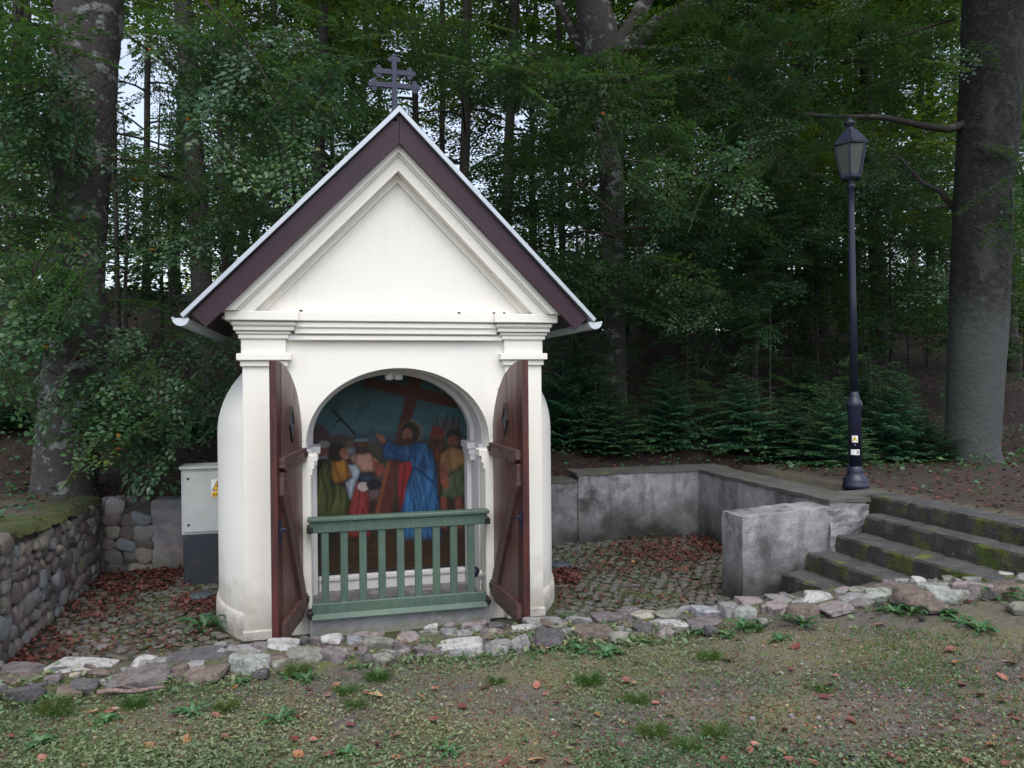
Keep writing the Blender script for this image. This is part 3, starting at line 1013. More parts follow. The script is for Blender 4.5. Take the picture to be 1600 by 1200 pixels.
# doors
def door(s, H, Fp, name_label):
    H, Fp = np.array(H), np.array(Fp)
    W = np.linalg.norm(Fp - H)
    e = (Fp - H) / W
    n = np.array([-e[1], e[0]])
    if n[0] * -s < 0: n = -n                       # n points at the inner face (towards the middle of the chapel)
    T_ = .045
    z0 = .035

    def tw(VF):                                     # (s, t, z) -> world ; t = 0 outer face .. T inner face
        return xform(VF, lambda p: (H[0] + e[0] * p[0] + n[0] * p[1], H[1] + e[1] * p[0] + n[1] * p[1], p[2]))

    def top(q):
        return 1.30 + .585 * math.sqrt(max(0, 1 - ((W - q) / (W + .012)) ** 2))

    root = mk('door', tw(prism_xz([(.004, z0 + .004), (W - .004, z0 + .004)] + [(q, top(q) - .006) for q in np.linspace(W - .004, .004, 14)], .006, .02)), M['door'], ch)
    root['label'] = name_label
    npl = 6
    for k in range(npl):
        a, b = W * k / npl + .0025, W * (k + 1) / npl - .0025
        tt = T_ + rng.uniform(-.0015, .0015)
        P = [(a, z0), (b, z0)] + [(q, top(q)) for q in np.linspace(b, a, 5)]
        mk('plank', tw(prism_xz(P, 0.0, tt)), M['door'] if k < npl - 1 else M['door_edge'], root)
    mk('ledge', tw(prism_xz([(.0, 1.17), (W * .86, 1.17), (W * .93, 1.20), (W * .93, 1.262), (.0, 1.268)], T_ + .0003, T_ + .032)), M['door_ledge'], root)
    mk('ledge', tw(prism_xz([(.0, .10), (W * .93, .10), (W * .93, .20), (.0, .205)], T_ + .0003, T_ + .032)), M['door_ledge'], root)
    mk('brace', tw(prism_xz([(.02, .207), (.16, .207), (W * .93, 1.02), (W * .93, 1.168), (W * .84, 1.168)], T_ + .0003, T_ + .026)), M['door_ledge'], root)
    for zc in (1.46, .86):
        hw_, hh_, sc_ = .062, .125, W * .47
        D = [(sc_, zc - hh_), (sc_ + hw_, zc), (sc_, zc + hh_), (sc_ - hw_, zc)]
        I = [(sc_, zc - hh_ + .022), (sc_ + hw_ - .011, zc), (sc_, zc + hh_ - .022), (sc_ - hw_ + .011, zc)]
        if zc > 1:
            V = [(x, t, z) for t in (T_ + .001, T_ + .012) for P in (D, I) for x, z in P]
            F = []
            for k in range(4):
                l = (k + 1) % 4
                F += [(8 + k, 8 + l, 12 + l, 12 + k), (k, l, 8 + l, 8 + k), (4 + k, 12 + k, 12 + l, 4 + l)]
            mk('lattice_frame', tw((V, F)), M['black'], root)
            mk('lattice_pane', tw(prism_xz(I, T_ + .0025, T_ + .004)), M['mesh_grey'], root)
    mk('lock', tw(join(bbox(W - .075, W - .02, T_ + .001, T_ + .006, .70, .86, .002), bbox(W - .062, W - .035, T_ + .006, T_ + .04, .79, .815, .003), bbox(W - .05, W - .004, T_ + .012, T_ + .022, .795, .81, .002))), M['iron'], root)
    for zc in (.16, 1.22):
        mk('strap_hinge', tw(join(bbox(-.03, .05, T_ + .0325, T_ + .038, zc - .02, zc + .02, .002))), M['black'], root)
    return root


door(-1, (-.748, .03), (-.885, -.70), None)
door(1, (.765, .03), (.812, -.71), None)

# ------------------------------------------------------------------ green railing across the niche
ra = thing('green_railing', 'green painted wooden railing closing the arched niche of the white chapel', 'railing', (0, -.05, .03))
G_ = M['green']
mk('cap_rail', bbox(-.672, .664, -.095, .0, .738, .765, .005), G_, ra)
mk('top_rail', bbox(-.655, .650, -.072, -.03, .655, .7375, .004), G_, ra)
V, F = prism_xz([(-.64, 0), (.632, 0), (.632, 1), (-.64, 1)], 0, 1)
mk('bottom_rail', join(bbox(-.645, .64, -.072, -.03, .068, .142, .004),
                       (np.array([(x, y, z) for x in (-.645, .64) for y, z in ((-.072, .07), (-.108, .040), (-.108, .034), (-.03, .034), (-.03, .07))]),
                        [(0, 1, 2, 3, 4)[::-1], (5, 6, 7, 8, 9), (0, 5, 6, 1)[::-1], (1, 6, 7, 2)[::-1], (2, 7, 8, 3)[::-1], (3, 8, 9, 4)[::-1]])), G_, ra)
me_s = None
for u in (508, 537.8, 567.2, 596.8, 626, 653.6, 681.8, 709, 736):
    x = at_y(u, 880, -.052)[0]
    if me_s is None:
        me_s = mesh('slat', *bbox(-.0275, .0275, -.012, .012, -.262, .262, .004), G_)
    put('slat', me_s, ra, (x, -.05 + rng.uniform(-.001, .001), .398), (0, rng.uniform(-.003, .003), 0))
for x in (-.655, .652):
    for z0, z1 in ((.655, .70), (.045, .085)):
        mk('bracket', bbox(x - .022, x + .022, -.08, .04, z0, z1, .003), M['black'], ra)

# ------------------------------------------------------------------ painting in the niche
CELL = .006
PX0, PX1, PZ0, PZ1 = -.632, .648, .15, 1.80
npx, npz = int((PX1 - PX0) / CELL), int((PZ1 - PZ0) / CELL)
QX, QZ = np.meshgrid(np.linspace(PX0, PX1, npx), np.linspace(PZ0, PZ1, npz))
_d = np.stack([QX, np.full_like(QX, .72), QZ], -1) - CAM
_dep = _d @ _f2
CU = (800 + FPX * (_d @ _r3) / _dep - 470) * 5        # drawing units: a fine grid over the panel
CV = (600 - FPX * (_d @ _u3) / _dep - 560) * 5


def lin(c):
    c = np.array(c, float) / 255
    return np.where(c <= .04045, c / 12.92, ((c + .055) / 1.055) ** 2.4)


GAIN = 0.88
IMG = np.zeros((npz, npx, 3))


def paint(mask, c, a=1.0):
    c = np.clip(lin(c) * GAIN, 0, .75)
    k = (np.clip(mask, 0, 1) * a)[..., None]
    IMG[:] = IMG * (1 - k) + c * k


def poly(P, soft=5):
    P = np.array(P, float)
    n = len(P)
    ins = np.zeros(CU.shape, bool)
    dist = np.full(CU.shape, 1e9)
    for i in range(n):
        (x0, y0), (x1, y1) = P[i], P[(i + 1) % n]
        cnd = ((y0 > CV) != (y1 > CV))
        with np.errstate(divide='ignore', invalid='ignore'):
            xi = (x1 - x0) * (CV - y0) / (y1 - y0 + 1e-9) + x0
        ins ^= cnd & (CU < xi)
        L2 = (x1 - x0) ** 2 + (y1 - y0) ** 2 + 1e-9
        t = np.clip(((CU - x0) * (x1 - x0) + (CV - y0) * (y1 - y0)) / L2, 0, 1)
        dist = np.minimum(dist, np.hypot(CU - x0 - t * (x1 - x0), CV - y0 - t * (y1 - y0)))
    return np.clip(.5 + np.where(ins, dist, -dist) / (2 * soft), 0, 1)


def ell(x, y, a, b, rot=0, soft=.12):
    c, s = math.cos(rot), math.sin(rot)
    dx, dy = CU - x, CV - y
    q = np.hypot((dx * c + dy * s) / a, (-dx * s + dy * c) / b)
    return np.clip(.5 + (1 - q) / (2 * soft), 0, 1)


def line(P, wd, c, a=1.0):
    m_ = np.zeros(CU.shape)
    for (x0, y0), (x1, y1) in zip(P[:-1], P[1:]):
        L2 = (x1 - x0) ** 2 + (y1 - y0) ** 2 + 1e-9
        t = np.clip(((CU - x0) * (x1 - x0) + (CV - y0) * (y1 - y0)) / L2, 0, 1)
        d = np.hypot(CU - x0 - t * (x1 - x0), CV - y0 - t * (y1 - y0))
        m_ = np.maximum(m_, np.clip(1 - (d - wd) / (wd * .8 + 3), 0, 1))
    paint(m_, c, a)


def rim(P, a=.45, wd=20):
    """painted shading that follows an outline, as a painter rounds a form"""
    P = np.array(P, float)
    n = len(P)
    dist = np.full(CU.shape, 1e9)
    for i in range(n):
        (x0, y0), (x1, y1) = P[i], P[(i + 1) % n]
        L2 = (x1 - x0) ** 2 + (y1 - y0) ** 2 + 1e-9
        t = np.clip(((CU - x0) * (x1 - x0) + (CV - y0) * (y1 - y0)) / L2, 0, 1)
        dist = np.minimum(dist, np.hypot(CU - x0 - t * (x1 - x0), CV - y0 - t * (y1 - y0)))
    IMG[:] = IMG * (1 - a * np.exp(-(dist / wd) ** 2))[..., None]


def folds(P, c, a, n_, wd=6, seed=0, amp=26):
    """streaks running down inside a robe outline"""
    r = np.random.default_rng(seed)
    base_ = poly(P, 8)
    P = np.array(P)
    x0, y0 = P.min(0); x1, y1 = P.max(0)
    k = np.zeros(CU.shape)
    for i in range(n_):
        x = r.uniform(x0, x1)
        sl = r.uniform(-.22, .22)
        cen = x + sl * (CV - y0) + amp * np.sin((CV - y0) / r.uniform(70, 160) + r.uniform(0, 6))
        k = np.maximum(k, np.exp(-((CU - cen) / (wd * r.uniform(.6, 1.7))) ** 2) * r.uniform(.4, 1))
    paint(base_ * k, c, a)
    if seed not in (5, 11): rim(P)


t = np.clip((CV - 80) / 520, 0, 1)[..., None]
IMG[:] = (lin((34, 62, 70)) * (1 - t) + lin((60, 92, 100)) * t) * GAIN
paint(poly([(60, 640), (360, 640), (520, 585), (570, 555), (640, 572), (720, 556), (800, 590), (1000, 600), (1300, 600), (1300, 720), (60, 720)], 14), (48, 66, 82), .9)
paint(poly([(60, 650), (85, 545), (150, 505), (215, 560), (240, 600), (330, 590), (420, 615), (520, 640), (520, 720), (60, 720)], 16), (66, 50, 54))
paint(poly([(0, 640), (1300, 640), (1300, 1800), (0, 1800)], 22), (58, 56, 48))
paint(poly([(0, 1000), (1300, 1000), (1300, 1800), (0, 1800)], 120), (50, 40, 30))
paint(poly([(1005, 640), (1025, 530), (1130, 460), (1240, 480), (1275, 640)], 22), (72, 62, 60), .8)
for q in ((1020, 640, 1042, 480), (1060, 600, 1066, 455), (1110, 560, 1150, 440), (1180, 560, 1200, 450), (1230, 560, 1238, 470)):
    line([(q[0], q[1]), (q[2], q[3])], 3, (40, 34, 36), .8)
# timber cross
paint(poly([(500, 150), (1300, 312), (1300, 408), (490, 225)], 4), (66, 33, 26))
line([(500, 152), (1300, 315)], 4, (70, 36, 30), .7)
paint(poly([(866, 60), (970, 60), (905, 340), (852, 520), (765, 830), (690, 1240), (585, 1240), (690, 800), (750, 600), (820, 330)], 4), (70, 36, 26))
paint(poly([(690, 800), (770, 800), (700, 1240), (585, 1240)], 6), (82, 42, 38), .9)
line([(690, 800), (588, 1240)], 9, (120, 66, 42), .9)
line([(868, 80), (820, 330), (750, 600)], 5, (70, 36, 28), .6)
# figures on the right
paint(ell(1065, 590, 50, 56), (104, 38, 30))
paint(ell(1062, 618, 34, 34), (96, 50, 38))
P = [(1010, 655), (1110, 645), (1140, 900), (1110, 1240), (1030, 1240), (1000, 900)]
paint(poly(P, 8), (88, 50, 33)); folds(P, (50, 28, 20), .8, 5, 8, 1)
paint(ell(1200, 600, 62, 48), (36, 30, 36))
paint(ell(1192, 645, 42, 46), (98, 56, 44))
P = [(1095, 745), (1170, 690), (1300, 720), (1300, 1060), (1200, 1095), (1100, 1085), (1125, 900), (1085, 810)]
paint(poly(P, 8), (140, 108, 72)); folds(P, (92, 66, 42), .8, 6, 9, 2)
P2 = [(1110, 930), (1180, 890), (1300, 820), (1300, 1070), (1200, 1100), (1098, 1090)]
paint(poly(P2, 14), (78, 88, 62)); folds(P2, (48, 54, 38), .8, 6, 8, 3)
paint(poly([(1088, 815), (1138, 815), (1152, 960), (1160, 1010), (1120, 1025), (1094, 960)], 8), (124, 72, 56))
paint(poly([(1096, 1085), (1140, 1085), (1140, 1330), (1100, 1330)], 8), (112, 62, 50))
paint(poly([(1205, 1090), (1258, 1080), (1262, 1330), (1215, 1330)], 8), (112, 62, 50))
# middle figure in blue
P = [(640, 675), (685, 640), (770, 685), (870, 655), (965, 660), (1025, 720), (1064, 880), (1095, 1420), (785, 1420), (800, 1050), (870, 900), (845, 800), (645, 792)]
paint(poly(P, 6), (34, 72, 110))
paint(poly([(870, 905), (1040, 870), (1090, 1420), (790, 1420), (805, 1060)], 26), (52, 102, 148), .9)
folds(P, (16, 42, 78), .85, 12, 8, 4); folds(P, (70, 132, 190), .5, 7, 6, 5)
line([(880, 850), (960, 900), (1060, 1000)], 7, (20, 50, 84), .8)
line([(690, 690), (760, 760), (860, 770)], 6, (20, 50, 90), .8)
paint(poly([(770, 822), (858, 805), (872, 860), (830, 960), (805, 1120), (775, 1180), (760, 1000)], 8), (136, 38, 44))
line([(815, 840), (795, 1000), (785, 1150)], 6, (84, 20, 28), .8)
paint(ell(862, 572, 92, 92, 0, .05), (116, 86, 48), .55)
paint(ell(858, 578, 78, 78, 0, .08), (54, 50, 46), .9)
paint(ell(848, 588, 72, 92), (38, 24, 22))
paint(ell(832, 600, 40, 52), (116, 74, 58))
paint(ell(836, 648, 36, 30), (52, 32, 26))
for x in (817, 846): paint(ell(x, 590, 7, 5), (48, 28, 24))
line([(831, 590), (828, 614)], 2.5, (82, 50, 40), .8)
paint(poly([(596, 575), (618, 600), (640, 598), (668, 645), (640, 668), (612, 640), (592, 610)], 5), (124, 80, 62))
# group on the left
paint(ell(172, 722, 56, 58), (108, 68, 58)); paint(ell(180, 672, 46, 28), (126, 120, 120)); paint(ell(178, 790, 40, 28), (128, 124, 126))
P = [(60, 790), (210, 790), (230, 1000), (80, 1240), (60, 1240)]
paint(poly(P, 8), (56, 22, 28)); folds(P, (28, 12, 16), .8, 5, 9, 6)
paint(ell(385, 672, 34, 40), (84, 62, 52)); paint(poly([(350, 700), (430, 700), (440, 780), (360, 780)], 10), (104, 104, 110))
line([(255, 408), (440, 612)], 6, (20, 24, 28))
paint(poly([(250, 400), (285, 425), (300, 455)], 3), (20, 24, 28)); line([(288, 492), (318, 470)], 6, (20, 24, 28))
P = [(385, 770), (450, 735), (540, 740), (610, 810), (575, 885), (480, 895), (415, 850)]
paint(poly(P, 8), (172, 130, 116)); folds(P, (110, 74, 66), .8, 5, 8, 7)
paint(ell(475, 690, 50, 60), (58, 36, 30)); paint(ell(478, 660, 34, 30), (84, 52, 40)); paint(ell(476, 620, 52, 34), (44, 64, 80)); line([(430, 640), (520, 636)], 7, (110, 122, 126), .8)
paint(poly([(560, 790), (640, 830), (665, 872), (640, 900), (610, 935), (575, 880)], 8), (116, 62, 50))
P = [(450, 890), (565, 915), (548, 965), (450, 958)]
paint(poly(P, 8), (54, 70, 92)); folds(P, (30, 40, 56), .7, 4, 8, 8)
P = [(225, 805), (330, 780), (402, 850), (412, 920), (335, 965), (268, 985), (226, 905)]
paint(poly(P, 6), (158, 112, 46)); folds(P, (96, 62, 24), .8, 6, 8, 9)
paint(ell(280, 732, 68, 74), (36, 26, 22)); paint(ell(334, 742, 30, 40), (128, 86, 66)); paint(ell(352, 768, 24, 20), (134, 92, 74))
P = [(188, 800), (235, 815), (238, 980), (330, 990), (385, 1060), (365, 1300), (90, 1300), (105, 1000), (150, 870)]
paint(poly(P, 7), (76, 84, 46)); folds(P, (34, 40, 20), .9, 11, 10, 10); folds(P, (112, 116, 66), .6, 5, 7, 11)
P = [(372, 832), (432, 832), (466, 882), (432, 985), (410, 1112), (380, 1100), (350, 972), (402, 930)]
paint(poly(P, 6), (172, 186, 198)); folds(P, (104, 116, 130), .8, 5, 6, 12)
P = [(440, 950), (500, 1010), (535, 1060), (545, 1400), (360, 1400), (372, 1180), (400, 1090)]
paint(poly(P, 8), (136, 54, 50)); folds(P, (80, 26, 26), .8, 7, 9, 13)
paint(ell(488, 1002, 44, 36), (172, 160, 158)); paint(ell(572, 988, 60, 42), (26, 28, 33)); paint(poly([(530, 1030), (620, 1030), (600, 1090), (540, 1110)], 12), (92, 72, 78))
# ground at the feet
paint(poly([(0, 1420), (1300, 1400), (1300, 1900), (0, 1900)], 40), (56, 42, 28))
paint(poly([(60, 1240), (330, 1240), (300, 1500), (60, 1500)], 40), (36, 34, 28), .8)
for k in range(26):
    x, yv = rng.uniform(60, 1280), rng.uniform(1420, 1680)
    paint(ell(x, yv, rng.uniform(20, 60), rng.uniform(6, 14)), rng.choice([(72, 56, 36), (40, 30, 22), (62, 58, 38)]), .6)
# brushwork: small slanting strokes
for k in range(900):
    x, yv = rng.uniform(60, 1290), rng.uniform(80, 1680)
    L_ = rng.uniform(14, 46); an = rng.normal(1.2, .7)
    sl_ = (slice(None), slice(None))
    m_ = np.exp(-(((CU - x) * math.cos(an) + (CV - yv) * math.sin(an)) / L_) ** 2 - ((-(CU - x) * math.sin(an) + (CV - yv) * math.cos(an)) / rng.uniform(4, 9)) ** 2)
    IMG *= (1 + rng.normal(0, .16) * m_)[..., None]
IMG *= (1 + .10 * vn(CU, CV, .03, 21) + .06 * vn(CU, CV, .09, 22))[..., None]
pt = thing('painting', 'arched painting of robed figures round a man carrying a timber cross', 'painting', (0, .72, .15))
ii = (np.arange(npz - 1)[:, None] * npx + np.arange(npx - 1)[None, :]).ravel()
M['paint'] = attrmat('oil_paint', 'paint', .55, .10, .3)
mk('painted_panel', (np.stack([QX, np.full_like(QX, .7255), QZ], -1).reshape(-1, 3), np.stack([ii, ii + 1, ii + npx + 1, ii + npx], 1)), M['paint'], pt, False, None, {'paint': np.clip(IMG.reshape(-1, 3), 0, .8)})
mk('frame_rail', bbox(-.60, .615, .715, .7245, .152, .172, .002), M['black'], pt)

# fittings in the niche
fl_ = thing('floodlight', 'small white and black floodlight fixed low on the right jamb of the niche', 'floodlight', (.62, .16, .2))
c_ = at_y(752, 893, .14)
def axis_tube(p0, p1, rr, n=16): return tube([p0, p1], rr, n)
b0 = np.array([.655, .14, c_[2] - .03]); b1 = np.array([.575, .10, c_[2] + .015])
dd = (b1 - b0) / np.linalg.norm(b1 - b0)
mk('housing', tube([b0, b0 + dd * .05, b0 + dd * .075], [.026, .036, .038], 16), M['white'], fl_, True)
mk('lamp_head', tube([b0 + dd * .0755, b0 + dd * .10, b0 + dd * .125], [.041, .041, .026], 16), M['iron'], fl_, True)
mk('cable', tube([b0 + (0, 0, -.02), b0 + (-.02, -.005, -.06), b0 + (-.018, 0, -.13), (.63, .14, .03)], .006, 6), M['white'], fl_)
cl = thing('ceiling_spotlights', 'pair of pale ceiling spots at the crown of the niche arch', 'spotlight', (.0, .35, 1.79))
for x in (-.035, .035):
    mk('spot', lathe([(.008, .03), (.03, .02), (.036, -.005), (.033, -.02), (.022, -.028)], 14, (x - .01, .30, 1.785)), M['white'], cl, True)
mk('mount', bbox(-.05, .03, .285, .315, 1.795, 1.815, .003), M['white'], cl)

# ------------------------------------------------------------------ electricity cabinet
xl = at_y(283, 800, 1.5)[0]
XR = xl + .52
eb = thing('electricity_cabinet', 'grey electricity cabinet on a dark base beside the white chapel', 'cabinet', (xl + .26, 1.6, -.05))
mk('plinth', bbox(xl + .012, XR - .012, 1.512, 1.75, -.08, .402, .008), M['cabinet_base'], eb)
mk('cabinet_body', bbox(xl, XR, 1.512, 1.78, .4, .985, .006), M['cabinet'], eb)
dr = mk('door', bbox(xl + .022, XR - .02, 1.498, 1.512, .425, .955, .003), M['cabinet'], eb)
for z in (.90, .49):
    mk('lock', lathe([(.011, -.004), (.011, .004)], 12, (0, 0, 0)), M['black'], dr)
    bpy.context.scene.collection.objects[-1]
    o = dr.children[-1]
    o.data.transform(Matrix.Translation(Vector((xl + .06, 1.4965, z)) - Vector(ORG[dr.name])) @ Matrix.Rotation(R(90), 4, 'X') @ Matrix.Translation(Vector(ORG[dr.name])))
mk('lid', join(prism_xz([(xl - .012, .986), (XR + .012, .986), (XR + .012, 1.008), (xl - .012, 1.008)], 1.485, 1.80)), M['cabinet'], eb)
z1 = at_y(335, 749, 1.49)[2]; z0 = at_y(335, 777, 1.49)[2]
x0 = at_y(330, 760, 1.49)[0]
sg = mk('warning_sign', box(x0, x0 + .10, 1.4945, 1.4975, z0, z1), M['signwhite'], dr)
zt = z0 + (z1 - z0) * .36
ORGs = ORG[dr.name]
mk('warning_triangle', join(prism_xz([(x0 + .006, zt), (x0 + .094, zt), (x0 + .05, z1 - .008)], 1.4925, 1.494)), M['signblack'], dr)
mk('warning_triangle', join(prism_xz([(x0 + .016, zt + .006), (x0 + .084, zt + .006), (x0 + .05, z1 - .02)], 1.4915, 1.4923)), M['yellow'], dr)
mk('lightning_bolt', prism_xz([(x0 + .055, z1 - .032), (x0 + .042, z1 - .055), (x0 + .05, z1 - .056), (x0 + .044, zt + .012), (x0 + .060, z1 - .052), (x0 + .052, z1 - .051)][::-1], 1.4905, 1.4913), M['signblack'], dr)
mk('warning_label', join(box(x0 + .004, x0 + .096, 1.492, 1.494, z0 + .003, zt - .008)), M['yellow'], dr)
mk('label_print', join(*[box(x0 + .012 + a, x0 + .012 + a + l, 1.4912, 1.4918, z0 + b, z0 + b + .005) for b in (.012, .024) for a, l in ((0, .02), (.026, .03), (.06, .016))]), M['signblack'], dr)

LIDS = []
for (u, v, r_, lb) in ((315, 933, .105, 'round blue-grey cast lid in the leaves by the electricity cabinet'), (876, 886, .105, 'round blue-grey cast lid among cobbles to the right of the chapel')):
    p = at_z(u, v, -.045)
    lo = thing('manhole_cover', lb, 'manhole cover', (p[0], p[1], -.06), 'cast lids in the courtyard')
    zc = z_pave(p[0], p[1]) + .034
    LIDS.append((p[0], p[1]))
    mk('ring', lathe([(r_, -.04), (r_, .004), (r_ - .004, .008), (r_ - .022, .008)], 28, (p[0], p[1], zc), False), M['lid'], lo, False)
    mk('cover', lathe([(r_ - .023, -.01), (r_ - .023, .006), (r_ * .55, .010), (r_ * .3, .012), (r_ * .05, .012)], 28, (p[0], p[1], zc)), M['lid'], lo, True)
#@@P3

# ------------------------------------------------------------------ low border of field stones across the front
bd = thing('stone_border', 'low rough border of many coloured field stones along the edge of the grass', 'stone border', (.5, -1.0, .1))
bx = np.linspace(-3.6, 4.4, 110)
off_ = np.array([-.34, -.24, -.14, -.05, .04, .13, .19, .24])
V, F = [], []
for x in bx:
    for o_ in off_:
        y = line_y(x) + o_
        zt = z_front(x, y) + .012 + .03 * math.exp(-((o_ + .02) / .14) ** 2)
        if o_ < -.3: zt -= .06
        if o_ > .15: zt = -.16 if o_ > .2 else zt - .08
        V.append((x, y, zt + rng.uniform(-.012, .012)))
for i in range(len(bx) - 1):
    for j in range(7):
        F.append((i * 8 + j, (i + 1) * 8 + j, (i + 1) * 8 + j + 1, i * 8 + j + 1))
mk('bedding', (V, F), mat('border_bedding', (.075, .062, .05), .95, [(5, 5, (.07, .08, .02), .48, .62), (30, 5, (.12, .105, .09), .52, .75)], [(50, .9, .02)]), bd, True)
def slab(seed):
    """flat-topped broken field stone"""
    V, F = rock(seed, 3, 8, 22, .018)
    r = np.random.default_rng(seed)
    c = r.uniform(.45, .8)
    z = V[:, 2]
    z = np.where(z > c, c + (z - c) * .25, z) + .10 * V[:, 0] * r.normal() + .10 * V[:, 1] * r.normal()
    V = np.stack([V[:, 0], V[:, 1], z], 1)
    return V / np.abs(V).max(0), F


SHAPES = [slab(300 + k) for k in range(14)]
MES = {}
ST = '''0 68 1035 1049 purple|0 60 1046 1067 brown|18 66 1065 1096 dark|79 155 1029 1050 pale|72 97 1049 1076 purple|152 181 1028 1041 pale|105 124 1047 1060 beige|135 182 1039 1058 brown|106 151 1060 1082 dark
170 199 1047 1066 greenish|196 248 1023 1043 pale|182 267 1038 1076 purple|222 266 1023 1036 grey|264 342 1009 1036 dark|264 298 1035 1054 brown|296 358 1037 1061 brown|319 358 1019 1034 dark|356 402 1000 1026 grey
354 421 1018 1052 greenish|334 356 999 1011 grey|340 358 1010 1022 grey|410 466 998 1019 pale|420 452 1018 1038 brown|447 509 1005 1041 olive|460 487 991 1010 dark|485 507 990 1006 purple|502 536 985 1010 pale|499 541 1007 1042 purple
540 568 991 1008 blue|552 578 984 996 pink|567 621 988 1024 olive|579 601 983 993 pink|541 576 1006 1020 brown|619 659 984 1008 pink|647 679 1003 1024 purple|655 689 979 998 olive|677 756 996 1024 pale|687 741 978 996 grey|688 715 969 981 pink
661 684 974 984 pale|719 740 968 980 pink|737 762 966 979 pink|739 789 982 995 brown|756 802 996 1019 grey|764 790 968 984 dark|799 833 969 992 pale|798 828 990 1020 grey|834 884 980 1012 dark|817 883 962 981 grey|881 926 958 980 grey|924 973 953 974 purple|893 959 970 1002 brown
961 1006 943 960 purple|981 1023 952 972 beige|1019 1071 948 967 olive|986 1030 968 988 dark|1027 1076 966 985 pale|1056 1084 945 956 grey|1081 1128 942 965 blue|1074 1128 961 978 purple|1124 1157 937 971 grey|1144 1182 940 970 greenish
1149 1192 929 947 pink|1186 1217 938 957 pink|1196 1231 937 963 pink|1199 1248 924 942 grey|1246 1308 917 941 pale|1225 1280 937 974 brown|1276 1332 937 955 pink|1302 1331 916 932 grey|1310 1358 924 947 grey|1324 1356 913 929 olive|1351 1398 917 938 greenish
1365 1408 906 922 brown|1393 1466 913 948 brown|1424 1449 897 912 pale|1438 1510 906 947 greenish|1479 1549 904 940 pink|1505 1533 897 909 grey|1533 1593 899 940 brown|1553 1600 887 901 pale|1582 1640 892 918 grey|1574 1620 934 955 olive|1440 1480 936 952 brown|1100 1122 975 990 dark|1180 1202 960 976 olive
600 622 1010 1026 grey|860 884 970 983 olive|950 975 984 998 olive|395 420 1040 1056 dark|-40 12 1060 1090 grey|45 75 1040 1052 dark|-50 4 1030 1048 grey|1398 1426 898 912 grey|1468 1500 896 908 olive'''
for k, ln in enumerate(ST.replace('\n', '|').split('|')):
    a = ln.split()
    u0, u1, v0, v1 = map(float, a[:4])
    uc, vc = (u0 + u1) / 2, (v0 + v1) / 2
    z = .12
    for _ in range(8):
        p = at_z(uc, vc, z)
        z = float(z_front(p[0], p[1])) + .045
    dep = pix(p)[2]
    ax = (u1 - u0) / 2 * dep / FPX * 1.05
    hp = (v1 - v0) / 2 * dep / FPX * 1.08
    dp = min(ax * rng.uniform(.65, .95), .15, hp / .30 * .95)
    hz = max(math.sqrt(max(hp ** 2 - (.30 * dp) ** 2, 0)), .45 * hp, .022)
    sh = k % 14
    key = (sh, a[4])
    if key not in MES:
        MES[key] = mesh('border_stone_shape', SHAPES[sh][0], SHAPES[sh][1], M['st_' + a[4]], True)
    put('stone', MES[key], bd, (p[0], p[1], p[2] - .012 - hz * .12), (rng.uniform(-.12, .12), rng.uniform(-.14, .14), R(13.9) * -1 + rng.uniform(-.2, .2) + rng.choice([0, math.pi])), (ax, dp, hz * 1.15))
for k in range(120):                              # chips and small stones packed between
    x = rng.uniform(-2.6, 3.6)
    y = line_y(x) + rng.uniform(-.26, .10)
    cn = rng.choice(['grey', 'brown', 'purple', 'olive', 'dark', 'pink'])
    key = (k % 14, cn)
    if key not in MES:
        MES[key] = mesh('border_stone_shape', SHAPES[k % 14][0], SHAPES[k % 14][1], M['st_' + cn], True)
    s = rng.uniform(.022, .06)
    put('stone', MES[key], bd, (x, y, z_front(x, y) + .02), tuple(rng.uniform(-.5, .5, 3)), (s * 1.3, s, s * .8))

# ------------------------------------------------------------------ leaves and sprays


